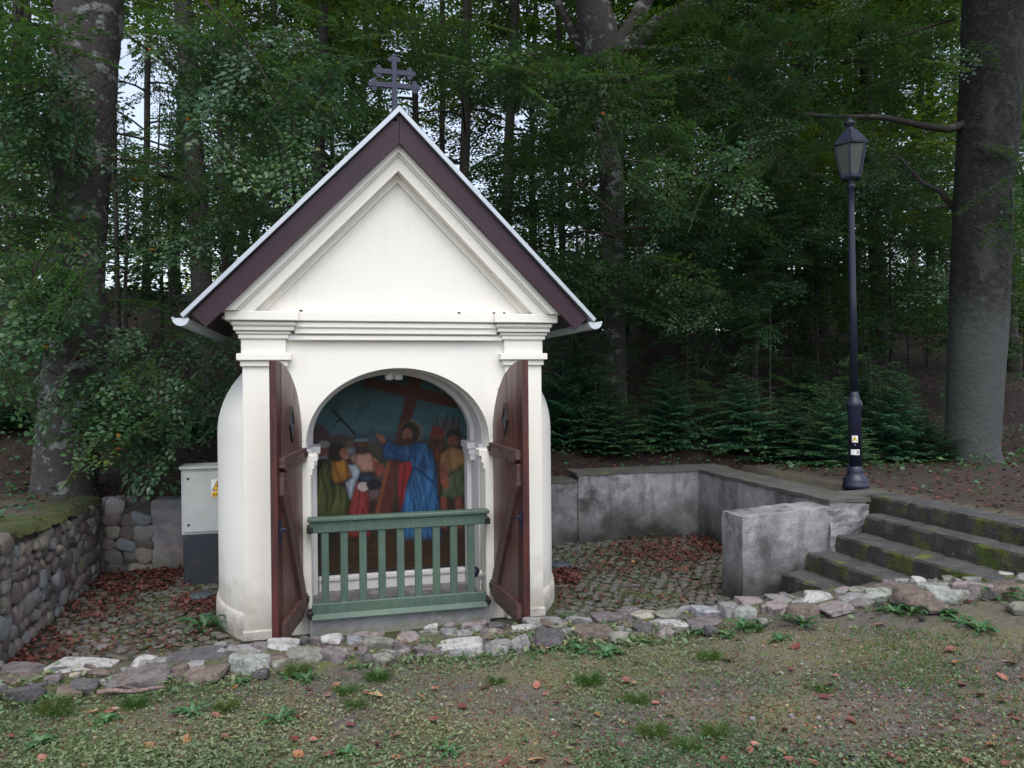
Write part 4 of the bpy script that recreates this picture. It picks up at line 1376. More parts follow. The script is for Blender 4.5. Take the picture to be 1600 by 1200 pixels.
class Leaves:
    """collects leaf blades (base point, direction, normal, length, tint) and twigs, then makes one mesh"""

    def __init__(self):
        self.P, self.D, self.N, self.S, self.T, self.W = [], [], [], [], [], []
        self.tv, self.tf, self.to = [], [], 0

    def add(self, P, D, N, S, T, W=.33):
        n = len(P)
        self.P.append(P); self.D.append(D); self.N.append(N)
        self.S.append(np.broadcast_to(S, (n,))); self.T.append(np.broadcast_to(T, (n,))); self.W.append(np.broadcast_to(W, (n,)))

    def twig(self, path, r0, r1, n=3):
        P = np.asarray(path)
        V, F = tube(P, np.linspace(r0, r1, len(P)), n, False)
        self.tv.append(V); self.tf += [tuple(i + self.to for i in f) for f in F]; self.to += len(V)

    def arrays(self):
        P, D, N = np.vstack(self.P), np.vstack(self.D), np.vstack(self.N)
        S, T, W = np.concatenate(self.S), np.concatenate(self.T), np.concatenate(self.W)
        D = D / np.linalg.norm(D, axis=1)[:, None]
        B = np.cross(N, D); B /= np.linalg.norm(B, axis=1)[:, None] + 1e-9
        N = np.cross(D, B)
        s = S[:, None]
        mid = P + D * s * .48
        V = np.stack([P, mid + B * s * W[:, None] + N * s * .07, P + D * s - N * s * .10, mid - B * s * W[:, None] + N * s * .07], 1).reshape(-1, 3)
        k = np.arange(len(P))[:, None] * 4
        F = np.concatenate([k + np.array([0, 2, 1]), k + np.array([0, 3, 2])], 0)
        return V, F, np.repeat(T, 4)

    def mesh(self, name, lm, tm=None, org=(0, 0, 0)):
        V, F, T = self.arrays()
        mi = np.zeros(len(F), int)
        mats = [lm]
        if self.tv and tm is not None:
            tv = np.vstack(self.tv)
            tf = np.array(self.tf)
            tri = np.concatenate([tf[:, [0, 1, 2]], tf[:, [0, 2, 3]]], 0)
            F = np.concatenate([F, tri + len(V)], 0)
            mi = np.concatenate([mi, np.ones(len(tri), int)])
            V = np.vstack([V, tv]); T = np.concatenate([T, np.zeros(len(tv))])
            mats.append(tm)
        return mesh(name, V - np.asarray(org), F, mats, False, mi, {'tint': T})


def spray_tpl(L, leaf, seed, side=7, jit=.25):
    """flat beech spray along +x in the xy plane: points, directions, normals, sizes"""
    r = np.random.default_rng(seed)
    P, D, S = [], [], []
    for k in range(side * 2):
        t = .12 + .86 * k / (side * 2)
        sg = 1 if k % 2 else -1
        ang = sg * R(r.uniform(38, 62))
        ln = L * .46 * (1 - t * .72) * r.uniform(.75, 1.1)
        o = np.array([t * L, 0, 0])
        e = np.array([math.cos(ang), math.sin(ang), 0])
        n = max(2, int(ln / (leaf * .55)))
        for j in range(n):
            q = o + e * ln * (j + .7) / n
            s2 = 1 if j % 2 else -1
            a2 = ang + s2 * R(r.uniform(25, 60)) if j < n - 1 else ang
            P.append(q); D.append((math.cos(a2), math.sin(a2), r.normal(0, .12))); S.append(leaf * r.uniform(.65, 1.15))
    for k in range(4):
        P.append((L * (.9 + .03 * k), 0, 0)); a2 = r.uniform(-.6, .6); D.append((math.cos(a2), math.sin(a2), 0)); S.append(leaf * r.uniform(.7, 1))
    P, D = np.array(P), np.array(D)
    P[:, 2] += -.22 * (P[:, 0] / L) ** 2 * L - .25 * np.abs(P[:, 1]) ** 1.5 / L ** .5 * .6
    N = np.tile([0, 0, 1.0], (len(P), 1)) + r.normal(0, jit, (len(P), 3))
    return P, D, N, np.array(S)


def rotm(az, pitch, roll):
    ca, sa, cp, sp, cr_, sr_ = math.cos(az), math.sin(az), math.cos(pitch), math.sin(pitch), math.cos(roll), math.sin(roll)
    Rz = np.array([[ca, -sa, 0], [sa, ca, 0], [0, 0, 1]])
    Ry = np.array([[cp, 0, -sp], [0, 1, 0], [sp, 0, cp]])
    Rx = np.array([[1, 0, 0], [0, cr_, -sr_], [0, sr_, cr_]])
    return Rz @ Ry @ Rx


def place_spray(Lv, tpl, O, az, pitch, roll, sc_, tint, r, tw=True):
    P, D, N, S = tpl
    Q = rotm(az, pitch, roll)
    Lv.add(P * sc_ @ Q.T + O, D @ Q.T, N @ Q.T, S * sc_, np.clip(tint + r.normal(0, .10, len(P)), 0, 1) + (r.random(len(P)) < .006) * .5)
    if tw:
        L = P[:, 0].max() * sc_
        t = np.linspace(0, 1, 4)
        path = np.stack([t * L, 0 * t, -.22 * t * t * L], 1) @ Q.T + O
        Lv.twig(path, .006 * sc_, .002)


TPL = [spray_tpl(.75, .066, 500 + k) for k in range(6)]
TPLF = [spray_tpl(1.5, .125, 520 + k, 7) for k in range(5)]
TPLC = [spray_tpl(2.2, .26, 540 + k, 6, .5) for k in range(4)]


def blob(Lv, uc, vc, ru, rv, dep, dd, n, pitch=-12, tint=.4, tpl=TPL, az=None, s=1.0, seed=0, spread=150):
    r = np.random.default_rng(seed + int(uc * 7 + vc))
    for _ in range(n):
        a, q = r.uniform(0, 6.28), math.sqrt(r.uniform(0, 1))
        uu, vv = uc + ru * q * math.cos(a), vc + rv * q * math.sin(a)
        if 915 < uu < 1000 and vv > 195 and not 395 < vv < 470 and r.random() < .8: continue   # the forked trunk shows here
        O = at_d(uu, vv, dep + r.uniform(-dd, dd))
        A = R(-80 + r.uniform(-spread, spread)) if az is None else R(az + r.uniform(-50, 50))
        place_spray(Lv, tpl[r.integers(len(tpl))], O - np.array([math.cos(A), math.sin(A), 0]) * .3 * s, A, R(pitch + r.normal(0, 14)), r.normal(0, .35), s * r.uniform(.7, 1.15), tint + r.normal(0, .10), r)


def canopy(Lv, cx, cy, z0, z1, rad, n, seed, tint=.5):  # unseen foliage added overhead to shade the wood below
    """the crown above the picture: bigger sprays, fewer of them"""
    r = np.random.default_rng(seed)
    k = 0
    while k < n:
        a, q = r.uniform(0, 6.28), rad * math.sqrt(r.uniform(.03, 1))
        z = z0 + (z1 - z0) * r.uniform(0, 1) ** 1.2
        O = np.array([cx + q * math.cos(a), cy + q * math.sin(a), z])
        k += 1
        if pix(O)[1] > -60: continue               # the part in the picture is built branch by branch
        place_spray(Lv, TPLF[r.integers(5)], O, a + r.normal(0, .5), R(r.normal(-8, 16)), r.normal(0, .4), r.uniform(1.1, 1.8), tint + r.normal(0, .1), r, False)


def trunk_px(rows, dep, ext, n=18, wob=.035, seed=1, root=None):
    """trunk from left/right outline pixels (v, uL, uR), top row first extended upwards to ext metres"""
    path, rad = [], []
    for v, a, b in rows:
        path.append(at_d((a + b) / 2, v, dep)); rad.append((b - a) / 2 * dep / FPX)
    path, rad = np.array(path), np.array(rad)
    z = path[:, 2]
    zz = np.linspace(z[0], z[-1], 46)
    P = np.stack([np.interp(zz, z, path[:, 0]), np.interp(zz, z, path[:, 1]), zz], 1)
    rr = np.interp(zz, z, rad)
    d = P[-1] - P[-8]; d /= np.linalg.norm(d)
    L = ext - P[-1][2]
    up = [P[-1] + d * L * t for t in np.linspace(.08, 1, 10)]
    P = np.vstack([P, up]); rr = np.concatenate([rr, rr[-1] * np.linspace(.95, .25, 10)])
    return tube(P, rr, n, True, wob, seed)


# ------------------------------------------------------------------ the three big trees
dL = 7.5
rows = [(800, 34, 166), (785, 44, 156), (765, 53, 150), (735, 58, 149), (700, 61, 150), (650, 66, 153), (600, 71, 158), (560, 73, 159), (530, 74, 164), (505, 75, 170), (480, 76, 165), (450, 78, 160), (380, 82, 160), (300, 88, 166), (250, 82, 170), (200, 82, 174), (100, 86, 182), (0, 92, 190)]
tb = at_d(104, 785, dL)
TL = thing('beech_tree', 'thick grey beech tree with pale lichen patches behind the field stone wall', 'tree', (tb[0], tb[1], .7))
tr = mk('trunk', trunk_px(rows, dL, 13, 22, .045, 4), M['bark'], TL, True)
for (u, v, s) in ((128, 552, .055), (112, 250, .05), (118, 82, .07), (96, 530, .04)):
    p = at_d(u, v, dL - .28)
    V, F = rock(int(u), 2, 4, 8, .05)
    mk('burl', (V * np.array([s * 1.3, s * .6, s]) + p, F), M['bark'], tr, True)
lv = Leaves()
BL = [  # u, v, ru, rv, depth, ddepth, n, pitch, tint
    (190, 600, 70, 55, 6.9, .4, 26, -28, .36), (240, 650, 45, 30, 6.8, .3, 12, -34, .36), (150, 650, 40, 25, 6.7, .2, 7, -25, .55), (215, 560, 70, 50, 7.2, .4, 18, -25, .32),
    (330, 560, 55, 55, 8.2, .4, 18, -28, .30), (290, 620, 60, 45, 8.6, .5, 12, -25, .22), (340, 300, 75, 60, 7.6, .5, 24, -22, .40), (300, 360, 60, 35, 7.5, .4, 14, -25, .42), (400, 260, 50, 60, 7.9, .4, 14, -22, .38),
    (250, 270, 60, 45, 8.0, .6, 14, -18, .36), (55, 440, 60, 70, 6.6, .4, 22, -25, .38), (30, 530, 40, 45, 6.5, .3, 9, -32, .42), (85, 420, 40, 40, 6.4, .3, 8, -30, .40), (40, 340, 60, 60, 7.0, .5, 16, -20, .46),
    (45, 60, 70, 70, 6.6, .5, 26, -20, .36), (40, 170, 60, 70, 7.0, .6, 20, -22, .40), (35, 260, 50, 50, 7.4, .5, 14, -20, .44), (130, 130, 40, 40, 6.7, .3, 7, -35, .36), (115, 180, 35, 50, 6.8, .2, 7, -40, .40), (110, 330, 30, 40, 6.9, .2, 6, -38, .5),
    (320, 60, 70, 60, 6.4, .5, 22, -22, .34), (390, 130, 70, 70, 6.3, .4, 24, -32, .36), (440, 200, 45, 45, 6.4, .4, 12, -35, .40), (300, 110, 20, 40, 6.6, .3, 4, -35, .36), (470, 60, 70, 60, 6.9, .5, 18, -22, .30), (250, 10, 60, 25, 7.5, .6, 6, -15, .45), (550, 120, 70, 60, 7.6, .6, 14, -20, .32),
]
for k, b in enumerate(BL): blob(lv, *b, seed=k)
for u0, v0, u1, v1, dp in ((150, 560, 260, 650, 7.1), (150, 250, 340, 300, 7.5), (300, -20, 400, 150, 6.3), (345, 20, 455, 210, 6.3), (80, 380, 20, 520, 6.5), (170, 520, 330, 560, 8), (165, 205, 385, 300, 8)):
    t = np.linspace(0, 1, 7)[:, None]
    pth = at_d(u0, v0, dp) * (1 - t) + at_d(u1, v1, dp) * t
    pth[:, 2] += .12 * np.sin(t[:, 0] * 3.1)
    lv.twig(pth, .014, .004, 5)
canopy(lv, tb[0] + .8, tb[1] + .5, 7.2, 12.5, 4.2, 130, 61)
o = link('crown', lv.mesh('crown', M['leaf'], M['twig'], ORG[TL.name]), TL)

dM = 12.2
rows = [(660, 944, 984), (620, 946, 980), (560, 945, 978), (450, 943, 977), (350, 940, 976), (250, 934, 974), (200, 930, 974), (150, 925, 972), (100, 915, 970), (50, 905, 965), (0, 898, 950)]
tb = at_d(962, 640, dM)
TM = thing('forked_beech_tree', 'tall forked beech trunk on the slope to the right of the chapel roof', 'tree', (tb[0], tb[1], float(z_ground(tb[0], tb[1]))))
tr = mk('trunk', trunk_px(rows, dM, 15, 16, .04, 8), M['bark'], TM, True)
def limb(pts, dep, r0, r1, parent, m_='bark', seed=0, ddep=0):
    P = np.array([at_d(u, v, dep + ddep * i / len(pts)) for i, (u, v) in enumerate(pts)])
    t = np.linspace(0, len(P) - 1, 16)
    P = np.stack([np.interp(t, range(len(P)), P[:, k]) for k in range(3)], 1)
    return mk('limb', tube(P, np.linspace(r0, r1, 16), 9, True, .06, seed), M[m_], parent, True)
limb([(948, 100), (985, 45), (1010, 0), (1040, -80)], dM, .17, .09, TM, seed=1)
limb([(965, 88), (1030, 35), (1105, -5), (1200, -40)], dM - .2, .15, .08, TM, seed=2)
limb([(955, 90), (1000, 30), (1020, -30), (1060, -160)], dM + .2, .13, .07, TM, seed=3)
limb([(940, 130), (900, 60), (870, 0), (850, -60)], dM + .2, .09, .05, TM, seed=4)
limb([(975, 75), (1100, 82), (1190, 95), (1250, 90)], dM - .8, .05, .02, TM, seed=5)
lv = Leaves()
BM = [
    (650, 50, 80, 35, 8.2, .6, 16, -8, .40), (760, 90, 90, 45, 8.0, .6, 24, -8, .42), (860, 110, 90, 40, 7.8, .5, 24, -8, .42), (960, 130, 80, 40, 7.8, .5, 22, -8, .40), (740, 110, 100, 20, 8.4, .6, 12, -5, .50), (1010, 190, 70, 50, 7.8, .4, 18, -15, .38), (1045, 260, 40, 35, 7.4, .3, 9, -22, .36), (1140, 240, 50, 40, 7.6, .4, 10, -20, .36),
    (840, 230, 100, 30, 9.5, .6, 20, -6, .36), (840, 280, 60, 30, 10, .6, 10, -6, .32), (900, 210, 70, 30, 9, .5, 12, -8, .38), (950, 190, 40, 40, 9, .4, 8, -10, .40), (830, 315, 70, 25, 10.5, .6, 10, -4, .30), (850, 330, 110, 30, 10.5, .6, 20, -4, .30),
    (900, 430, 70, 40, 9.6, .5, 22, -8, .34), (990, 430, 80, 40, 9.5, .5, 26, -8, .36), (1060, 460, 60, 40, 9.5, .4, 20, -12, .36), (960, 400, 120, 25, 10, .6, 20, -4, .34), (1080, 400, 80, 30, 10.5, .6, 16, -6, .32), (880, 480, 50, 25, 9.6, .4, 8, -12, .36),
    (1150, 130, 100, 70, 9.2, .7, 30, -10, .34), (1200, 50, 110, 60, 9.5, .8, 26, -10, .38), (1080, 60, 90, 60, 10.5, .8, 20, -10, .42), (1250, 180, 80, 50, 9.8, .7, 18, -10, .34), (1120, 330, 110, 40, 10.5, .8, 26, -5, .30), (1230, 340, 90, 50, 11, .8, 20, -6, .30), (1000, 330, 80, 40, 10.8, .6, 18, -5, .30), (1180, 420, 80, 40, 11, .6, 18, -8, .28), (1140, 470, 60, 25, 11, .5, 10, -10, .28),
]
BM += [(1130, 90, 120, 80, 10.2, .9, 26, -6, .36), (1210, 110, 90, 80, 11, .9, 18, -6, .36), (1040, 130, 70, 60, 11, .6, 14, -6, .40), (1150, 280, 120, 60, 11.6, .8, 30, -4, .30), (1040, 370, 110, 40, 11.6, .7, 24, -4, .30), (1150, 400, 110, 40, 11.8, .7, 24, -4, .30), (1250, 300, 80, 60, 11.8, .7, 20, -4, .30), (890, 270, 70, 40, 11.4, .7, 14, -4, .32), (850, 370, 70, 40, 11.2, .6, 14, -4, .32), (1260, 420, 70, 40, 12.5, .6, 14, -4, .28)]
for k, b in enumerate(BM): blob(lv, *b[:6], int(b[6] * 1.25), *b[7:], seed=200 + k)
for u0, v0, u1, v1, dp in ((955, 330, 800, 255, 10.5), (960, 150, 760, 100, 8.6), (965, 160, 1150, 110, 9.2), (965, 370, 830, 395, 11), (965, 360, 1090, 400, 10.4), (870, 330, 1010, 240, 11.6), (1100, 170, 1200, 120, 9.6)):
    t = np.linspace(0, 1, 8)[:, None]
    pth = at_d(u0, v0, dp) * (1 - t) + at_d(u1, v1, dp) * t
    pth[:, 2] += .18 * np.sin(t[:, 0] * 3.1)
    lv.twig(pth, .028, .006, 5)
canopy(lv, tb[0] + .3, tb[1] - .3, 7.6, 14, 5, 150, 62)
link('crown', lv.mesh('crown', M['leaf'], M['twig'], ORG[TM.name]), TM)

dR = 9.4
rows = [(790, 1440, 1612), (765, 1462, 1588), (748, 1473, 1572), (735, 1478, 1566), (700, 1478, 1558), (650, 1482, 1561), (600, 1484, 1563), (500, 1488, 1570), (400, 1490, 1574), (300, 1495, 1579), (200, 1502, 1588), (100, 1506, 1592), (0, 1508, 1598)]
tb = at_d(1521, 740, dR)
TR_ = thing('old_beech_tree', 'thick dark tree with a pale lichened lower trunk beyond the street lamp', 'tree', (tb[0], tb[1], .8))
mk('trunk', trunk_px(rows, dR, 14, 20, .03, 12), M['bark_big'], TR_, True)
limb([(1505, 195), (1480, 202), (1440, 196), (1380, 183), (1300, 182), (1220, 176)], dR, .055, .018, TR_, 'bark_dark', 6)
limb([(1500, 340), (1470, 300), (1440, 285), (1400, 240)], dR + .3, .04, .015, TR_, 'bark_dark', 7)
lv = Leaves()
BR = [
    (1330, 40, 80, 50, 10.5, .8, 22, -8, .36), (1440, 60, 70, 70, 10.8, .8, 16, -8, .40), (1300, 200, 80, 40, 10, .6, 12, -10, .36), (1380, 150, 50, 40, 10.6, .6, 7, -8, .40), (1380, 250, 50, 40, 10.4, .6, 14, -14, .40), (1440, 260, 50, 50, 11, .6, 12, -10, .36), (1400, 330, 80, 50, 11.5, .7, 22, -8, .30), (1460, 400, 50, 60, 11.5, .7, 14, -8, .30),
    (1560, 300, 40, 80, 8.8, .4, 6, -15, .38), (1590, 60, 40, 70, 10.6, .6, 9, -10, .42), (1590, 420, 30, 80, 11.6, .6, 12, -10, .42), (1350, 400, 80, 50, 12, .7, 16, -6, .28), (1420, 480, 80, 50, 12.5, .7, 14, -8, .26), (1500, 90, 40, 60, 8.9, .3, 4, -18, .34),
]
BR += [(1340, 130, 90, 50, 11.6, .8, 14, -6, .38), (1430, 60, 70, 40, 12, .8, 10, -6, .38), (1320, 300, 70, 50, 12, .7, 18, -4, .30), (1400, 260, 80, 60, 12.4, .7, 18, -4, .32), (1440, 360, 60, 60, 12.6, .7, 18, -4, .30), (1330, 370, 70, 40, 13, .7, 16, -4, .28), (1590, 200, 30, 90, 11.6, .6, 10, -6, .42), (1580, 340, 40, 80, 12, .6, 12, -6, .40)]
for k, b in enumerate(BR): blob(lv, *b[:6], int(b[6] * 1.2), *b[7:], seed=400 + k)
for u0, v0, u1, v1, dp in ((1490, 30, 1360, 70, 10), (1500, 320, 1400, 330, 11)):
    t = np.linspace(0, 1, 8)[:, None]
    pth = at_d(u0, v0, dp) * (1 - t) + at_d(u1, v1, dp) * t
    lv.twig(pth, .02, .005, 5)
canopy(lv, tb[0], tb[1] + .8, 7.6, 13, 5, 130, 63)
link('crown', lv.mesh('crown', M['leaf'], M['twig'], ORG[TR_.name]), TR_)

# ------------------------------------------------------------------ the woodland on the slope
VAR = []
for k in range(7):
    r = np.random.default_rng(700 + k)
    H = 16.0
    zz = np.linspace(-.5, H, 26)
    b1, b2 = r.uniform(0, 6), r.uniform(0, 6)
    P = np.stack([.16 * np.sin(zz * .35 + b1) + r.normal(0, .012, 26), .16 * np.sin(zz * .3 + b2), zz], 1)
    P[:, :2] -= P[1, :2]
    rr = .16 * (1 - .6 * zz / H) * (1 + .55 * np.exp(-np.maximum(zz, 0) / .35))
    parts = [tube(P, rr, 10, True, .04, k)]
    lv = Leaves()
    for j in range(24):
        z = r.uniform(2.4, 14.5)
        a = r.uniform(0, 6.28)
        o_ = np.array([np.interp(z, zz, P[:, 0]), np.interp(z, zz, P[:, 1]), z])
        L = r.uniform(1.4, 3.6) * (1 - .35 * z / H)
        up_ = r.uniform(-.05, .5)
        t = np.linspace(0, 1, 5)[:, None]
        pth = o_ + np.array([math.cos(a), math.sin(a), 0]) * t * L + np.array([0, 0, 1.0]) * (up_ * t - .25 * t * t) * L
        parts.append(tube(pth, np.linspace(.035, .008, 5), 4, False))
        cl = [r.uniform(.35, .6), r.uniform(.75, 1.0)]
        for q in range(7):
            tt = cl[q % 2] + r.normal(0, .06)
            pp = o_ + np.array([math.cos(a), math.sin(a), 0]) * tt * L + np.array([0, 0, 1.0]) * (up_ * tt - .25 * tt * tt) * L
            place_spray(lv, TPLF[r.integers(5)], pp, a + r.normal(0, .9), R(r.normal(-6, 12)), r.normal(0, .25), r.uniform(.7, 1.2), .42 + r.normal(0, .16) + .02 * (z - 6), r, False)
    VAR.append((mesh('trunk', *join(*parts), M['bark_dark'], True), lv.mesh('crown', M['leaf_far'])))


def wood_tree(u, dep, wpx, k, label=None, zs=1.0, cs=1.0, name='woodland_tree', sink=0, crown=True):
    p = at_d(u, 600, dep)
    z = float(z_ground(p[0], p[1])) - .05
    t = thing(name, label or 'slender dark woodland tree standing in the forest on the slope', 'tree', (p[0], p[1], z), 'woodland trees on the slope')
    s = wpx * dep / FPX / 2 / .165
    az = rng.uniform(0, 6.28)
    put('trunk', VAR[k % 7][0], t, (p[0], p[1], z), (rng.normal(0, .012), rng.normal(0, .012), az), (s, s, zs))
    if crown:
        put('crown', VAR[k % 7][1], t, (p[0], p[1], z + sink), (0, 0, az), (cs, cs, zs))
    return t


EXPL = [(320, 11.0, 34, 'stout dark trunk left of the gable, half hidden by drooping leafy branches', 1), (357, 13, 11, 'thin curved dark trunk just right of the stout trunk left of the gable', 0), (381, 17, 13, 'pale grey slender trunk seen through leaves above the left roof slope', 0),
        (442, 16, 12, 'slim trunk above the middle of the left roof slope', .8), (489, 14.5, 20, 'dark trunk rising behind the left roof slope, left of the cross', .9), (575, 20, 14, 'slender trunk close to the left of the roof cross', 1), (659, 16, 12, 'slender trunk close to the right of the roof cross', 0), (690, 18.5, 11, None, 0),
        (713, 15, 19, 'dark trunk against the bright gap just right of the roof apex', 0), (795, 14, 19, 'dark trunk above the right roof slope, midway to the forked beech', .5), (838, 22, 12, None, 1.2), (880, 19, 12, None, 1.1), (992, 14.5, 20, 'dark trunk close behind the forked beech', 1), (1062, 24, 13, None, 1.4), (1112, 20, 10, None, 1.3), (1178, 13.5, 9, 'very thin dark stem on the slope above the concrete wall corner', .7),
        (1216, 14.5, 23, 'sturdy dark trunk on the slope left of the street lamp', 1), (1266, 18, 18, None, 1.3), (1292, 20, 26, None, 1.4), (1318, 25, 14, None, 1.5), (1378, 17.5, 26, 'dark leaning trunk right of the street lamp post', 1.2), (1425, 24, 14, None, 1.3), (1455, 27, 16, None, 1.2), (20, 15, 20, 'dark trunk at the far left behind hanging branches', .9), (48, 19, 14, None, .9),
        (186, 10.2, 8, 'thin dark young trunk beside the thick grey beech', 0), (230, 18, 12, None, .5), (275, 22, 14, None, .6), (1580, 16, 20, 'dark trunk to the right of the old thick tree', 1)]
for k, (u, d, wp, lb, cs) in enumerate(EXPL):
    wood_tree(u, d, wp, k, lb, rng.uniform(.9, 1.1), cs or 1, crown=cs > 0)
n = 0
for k in range(64):
    u = -250 + 2150 * ((k * .618034) % 1)
    if 90 < u < 345 or 640 < u < 770 or 1390 < u < 1490: continue      # the open glades
    n += 1
    wood_tree(u, rng.uniform(19, 44), rng.uniform(7, 13), k + 3, None, rng.uniform(.95, 1.25), rng.uniform(.95, 1.35))
#@@P4

# far wood beyond the crest: one mass of thin growth and distant leaves
lv = Leaves()
r = np.random.default_rng(811)
for k in range(1700):
    u, d = r.uniform(-300, 1900), r.uniform(26, 62)
    if (120 < u < 330 or 650 < u < 760) and r.random() < .6: continue
    p = at_d(u, 600, d)
    zg = float(z_ground(p[0], p[1]))
    h = abs(r.normal(0, 1)) * 2.6 + .3
    place_spray(lv, TPLC[r.integers(4)], np.array([p[0], p[1], zg + h]), r.uniform(0, 6.28), R(r.normal(-5, 14)), r.normal(0, .3), r.uniform(.7, 1.3), .55 + r.normal(0, .18), r, False)
for k in range(700):
    u, d = r.uniform(800, 1950), r.uniform(22, 40)
    p = at_d(u, 600, d)
    place_spray(lv, TPLC[r.integers(4)], np.array([p[0], p[1], float(z_ground(p[0], p[1])) + r.uniform(.2, 2.2)]), r.uniform(0, 6.28), R(r.normal(-5, 14)), r.normal(0, .3), r.uniform(.7, 1.3), .40 + r.normal(0, .16), r, False)
o = link('far_woodland', lv.mesh('far_woodland', M['leaf_far']))
tag(o, kind='stuff')

# young beeches under the big trees
YV = []
for k in range(4):
    r = np.random.default_rng(830 + k)
    lv = Leaves()
    parts = [tube([(0, 0, -.2), (.03, .02, 1), (-.02, .04, 2.2), (.02, 0, 3.6)], [.03, .026, .018, .006], 6, False)]
    for j in range(18):
        z = r.uniform(.5, 3.4); a = r.uniform(0, 6.28); L = r.uniform(.5, 1.3) * (1.15 - z / 4.5)
        parts.append(tube([(0, 0, z), (math.cos(a) * L * .5, math.sin(a) * L * .5, z + .12 * L), (math.cos(a) * L, math.sin(a) * L, z + .08 * L)], [.010, .007, .003], 4, False))
        for q in range(2):
            t = r.uniform(.2, .9)
            place_spray(lv, TPL[r.integers(6)], np.array([math.cos(a) * L * t, math.sin(a) * L * t, z + .1 * L]), a + r.normal(0, .6), R(r.normal(-6, 10)), r.normal(0, .2), r.uniform(.9, 1.5), .35 + r.normal(0, .12), r, False)
    YV.append((mesh('stem', *join(*parts), M['bark_dark']), lv.mesh('crown', M['leaf'])))
for k, (u, d) in enumerate(((930, 9.9), (1075, 10.1), (1205, 10.2), (1360, 9.8), (1180, 12.5), (1130, 15), (1240, 14), (1010, 15.5), (900, 13), (1310, 15), (1390, 13.5), (1450, 16), (1560, 12.5), (1600, 15), (40, 12), (10, 9.5), (200, 11), (255, 13), (150, 16), (310, 15), (1050, 19), (1200, 20), (1350, 21), (860, 17), (1480, 20), (-40, 15), (90, 20), (400, 20), (1090, 13.5), (1160, 16.5), (1280, 12.8), (1030, 17.5), (960, 17), (1420, 15), (1220, 17), (240, 9.8), (270, 11.5), (-20, 11), (50, 15))):
    p = at_d(u, 600, d)
    z = float(z_ground(p[0], p[1]))
    t = thing('young_beech', 'thin young beech with flat layers of leaves under the taller trees', 'tree', (p[0], p[1], z), 'young beeches under the taller trees')
    s, a = rng.uniform(.8, 1.25) * (.45 if d < 10.5 else 1), rng.uniform(0, 6.28)
    put('stem', YV[k % 4][0], t, (p[0], p[1], z), (0, 0, a), (s, s, s))
    put('crown', YV[k % 4][1], t, (p[0], p[1], z), (0, 0, a), (s, s, s))

# ------------------------------------------------------------------ fir saplings behind the concrete wall
FV = []
for k in range(3):
    r = np.random.default_rng(860 + k)
    H = 1.7
    lv = Leaves()
    parts = [tube([(0, 0, -.1), (.01, 0, .8), (0, .01, H)], [.022, .015, .003], 6, False)]
    z = .10
    while z < H:
        f = 1 - z / H
        nb = 7 if f > .4 else 5
        a0 = r.uniform(0, 6.28)
        for b in range(nb):
            a = a0 + b * 6.283 / nb + r.normal(0, .15)
            L = (.82 * f ** .8 + .05) * r.uniform(.75, 1.1)
            el = .30 + .40 * (1 - f) + r.normal(0, .10)
            ns = max(4, int(L / .052))
            e = np.array([math.cos(a), math.sin(a), 0]); sd_ = np.array([-math.sin(a), math.cos(a), 0])
            tt = np.linspace(0, 1, 5)[:, None]
            parts.append(tube(np.array([0, 0, z]) + e * tt * L + np.array([0, 0, 1.0]) * (el * tt - .2 * tt ** 2) * L, np.linspace(.006, .002, 5), 3, False))
            for i in range(ns):
                t = (i + .8) / ns
                o_ = np.array([0, 0, z]) + e * t * L + np.array([0, 0, (el * t - .2 * t * t) * L])
                for s in (-1, 1):
                    l2 = max(.03, L * .42 * (1 - t) ** .7 * r.uniform(.7, 1.1)) * (1 if i % 2 == (s > 0) else .6)
                    m = max(1, int(l2 / .019))
                    dr_ = e * .62 + sd_ * s * .78 + np.array([0, 0, -.12])
                    q = np.arange(m)[:, None] / m * l2
                    pts = o_ + dr_ * q
                    for s2 in (-1, 1):
                        nd = dr_ * .55 + np.cross([0, 0, 1.0], dr_) * s2 * .8 + np.array([0, 0, .12])
                        lv.add(pts, np.tile(nd, (m, 1)) + r.normal(0, .12, (m, 3)), np.tile([0, 0, 1.0], (m, 1)) + r.normal(0, .25, (m, 3)), r.uniform(.040, .058, m), np.clip(.15 + .75 * t * t + r.normal(0, .12, m), 0, 1), .17)
        z += .085 * r.uniform(.85, 1.15)
    FV.append((mesh('stem', *join(*parts), M['twig']), lv.mesh('needles', M['fir'])))
FL = [(1040, 735, 572, 9.9, 'bushy dark green fir sapling with a pointed top behind the concrete wall'), (1160, 745, 590, 10.0, 'fir sapling with level branches above the back corner of the concrete wall'), (880, 745, 560, 9.8, 'dark fir sapling half hidden by the right side of the chapel'),
      (955, 742, 622, 9.6, 'low bushy fir sapling between two taller ones behind the concrete wall'), (1300, 752, 628, 9.0, 'broad fir sapling directly behind the foot of the street lamp'), (1240, 745, 630, 9.7, 'low fir sapling above the side concrete wall'), (1395, 745, 600, 9.4, 'fir sapling spreading to the right of the street lamp'), (1450, 740, 640, 9.3, 'low fir sapling beside the pale lichened tree trunk'),
      (1095, 740, 640, 10.6, 'small fir sapling far back between two pointed ones'), (905, 720, 545, 11.2, 'taller fir sapling in deep shade just right of the chapel'), (1345, 720, 590, 10.6, 'fir sapling in shade behind the lamp post'), (1255, 700, 560, 12, 'fir sapling in deep shade up the slope'), (300, 745, 640, 9.6, 'dark fir sapling above the electricity cabinet'), (215, 750, 660, 9.4, 'dark low fir sapling right of the thick grey beech'), (20, 740, 610, 9.0, 'dark fir sapling left of the thick grey beech')]
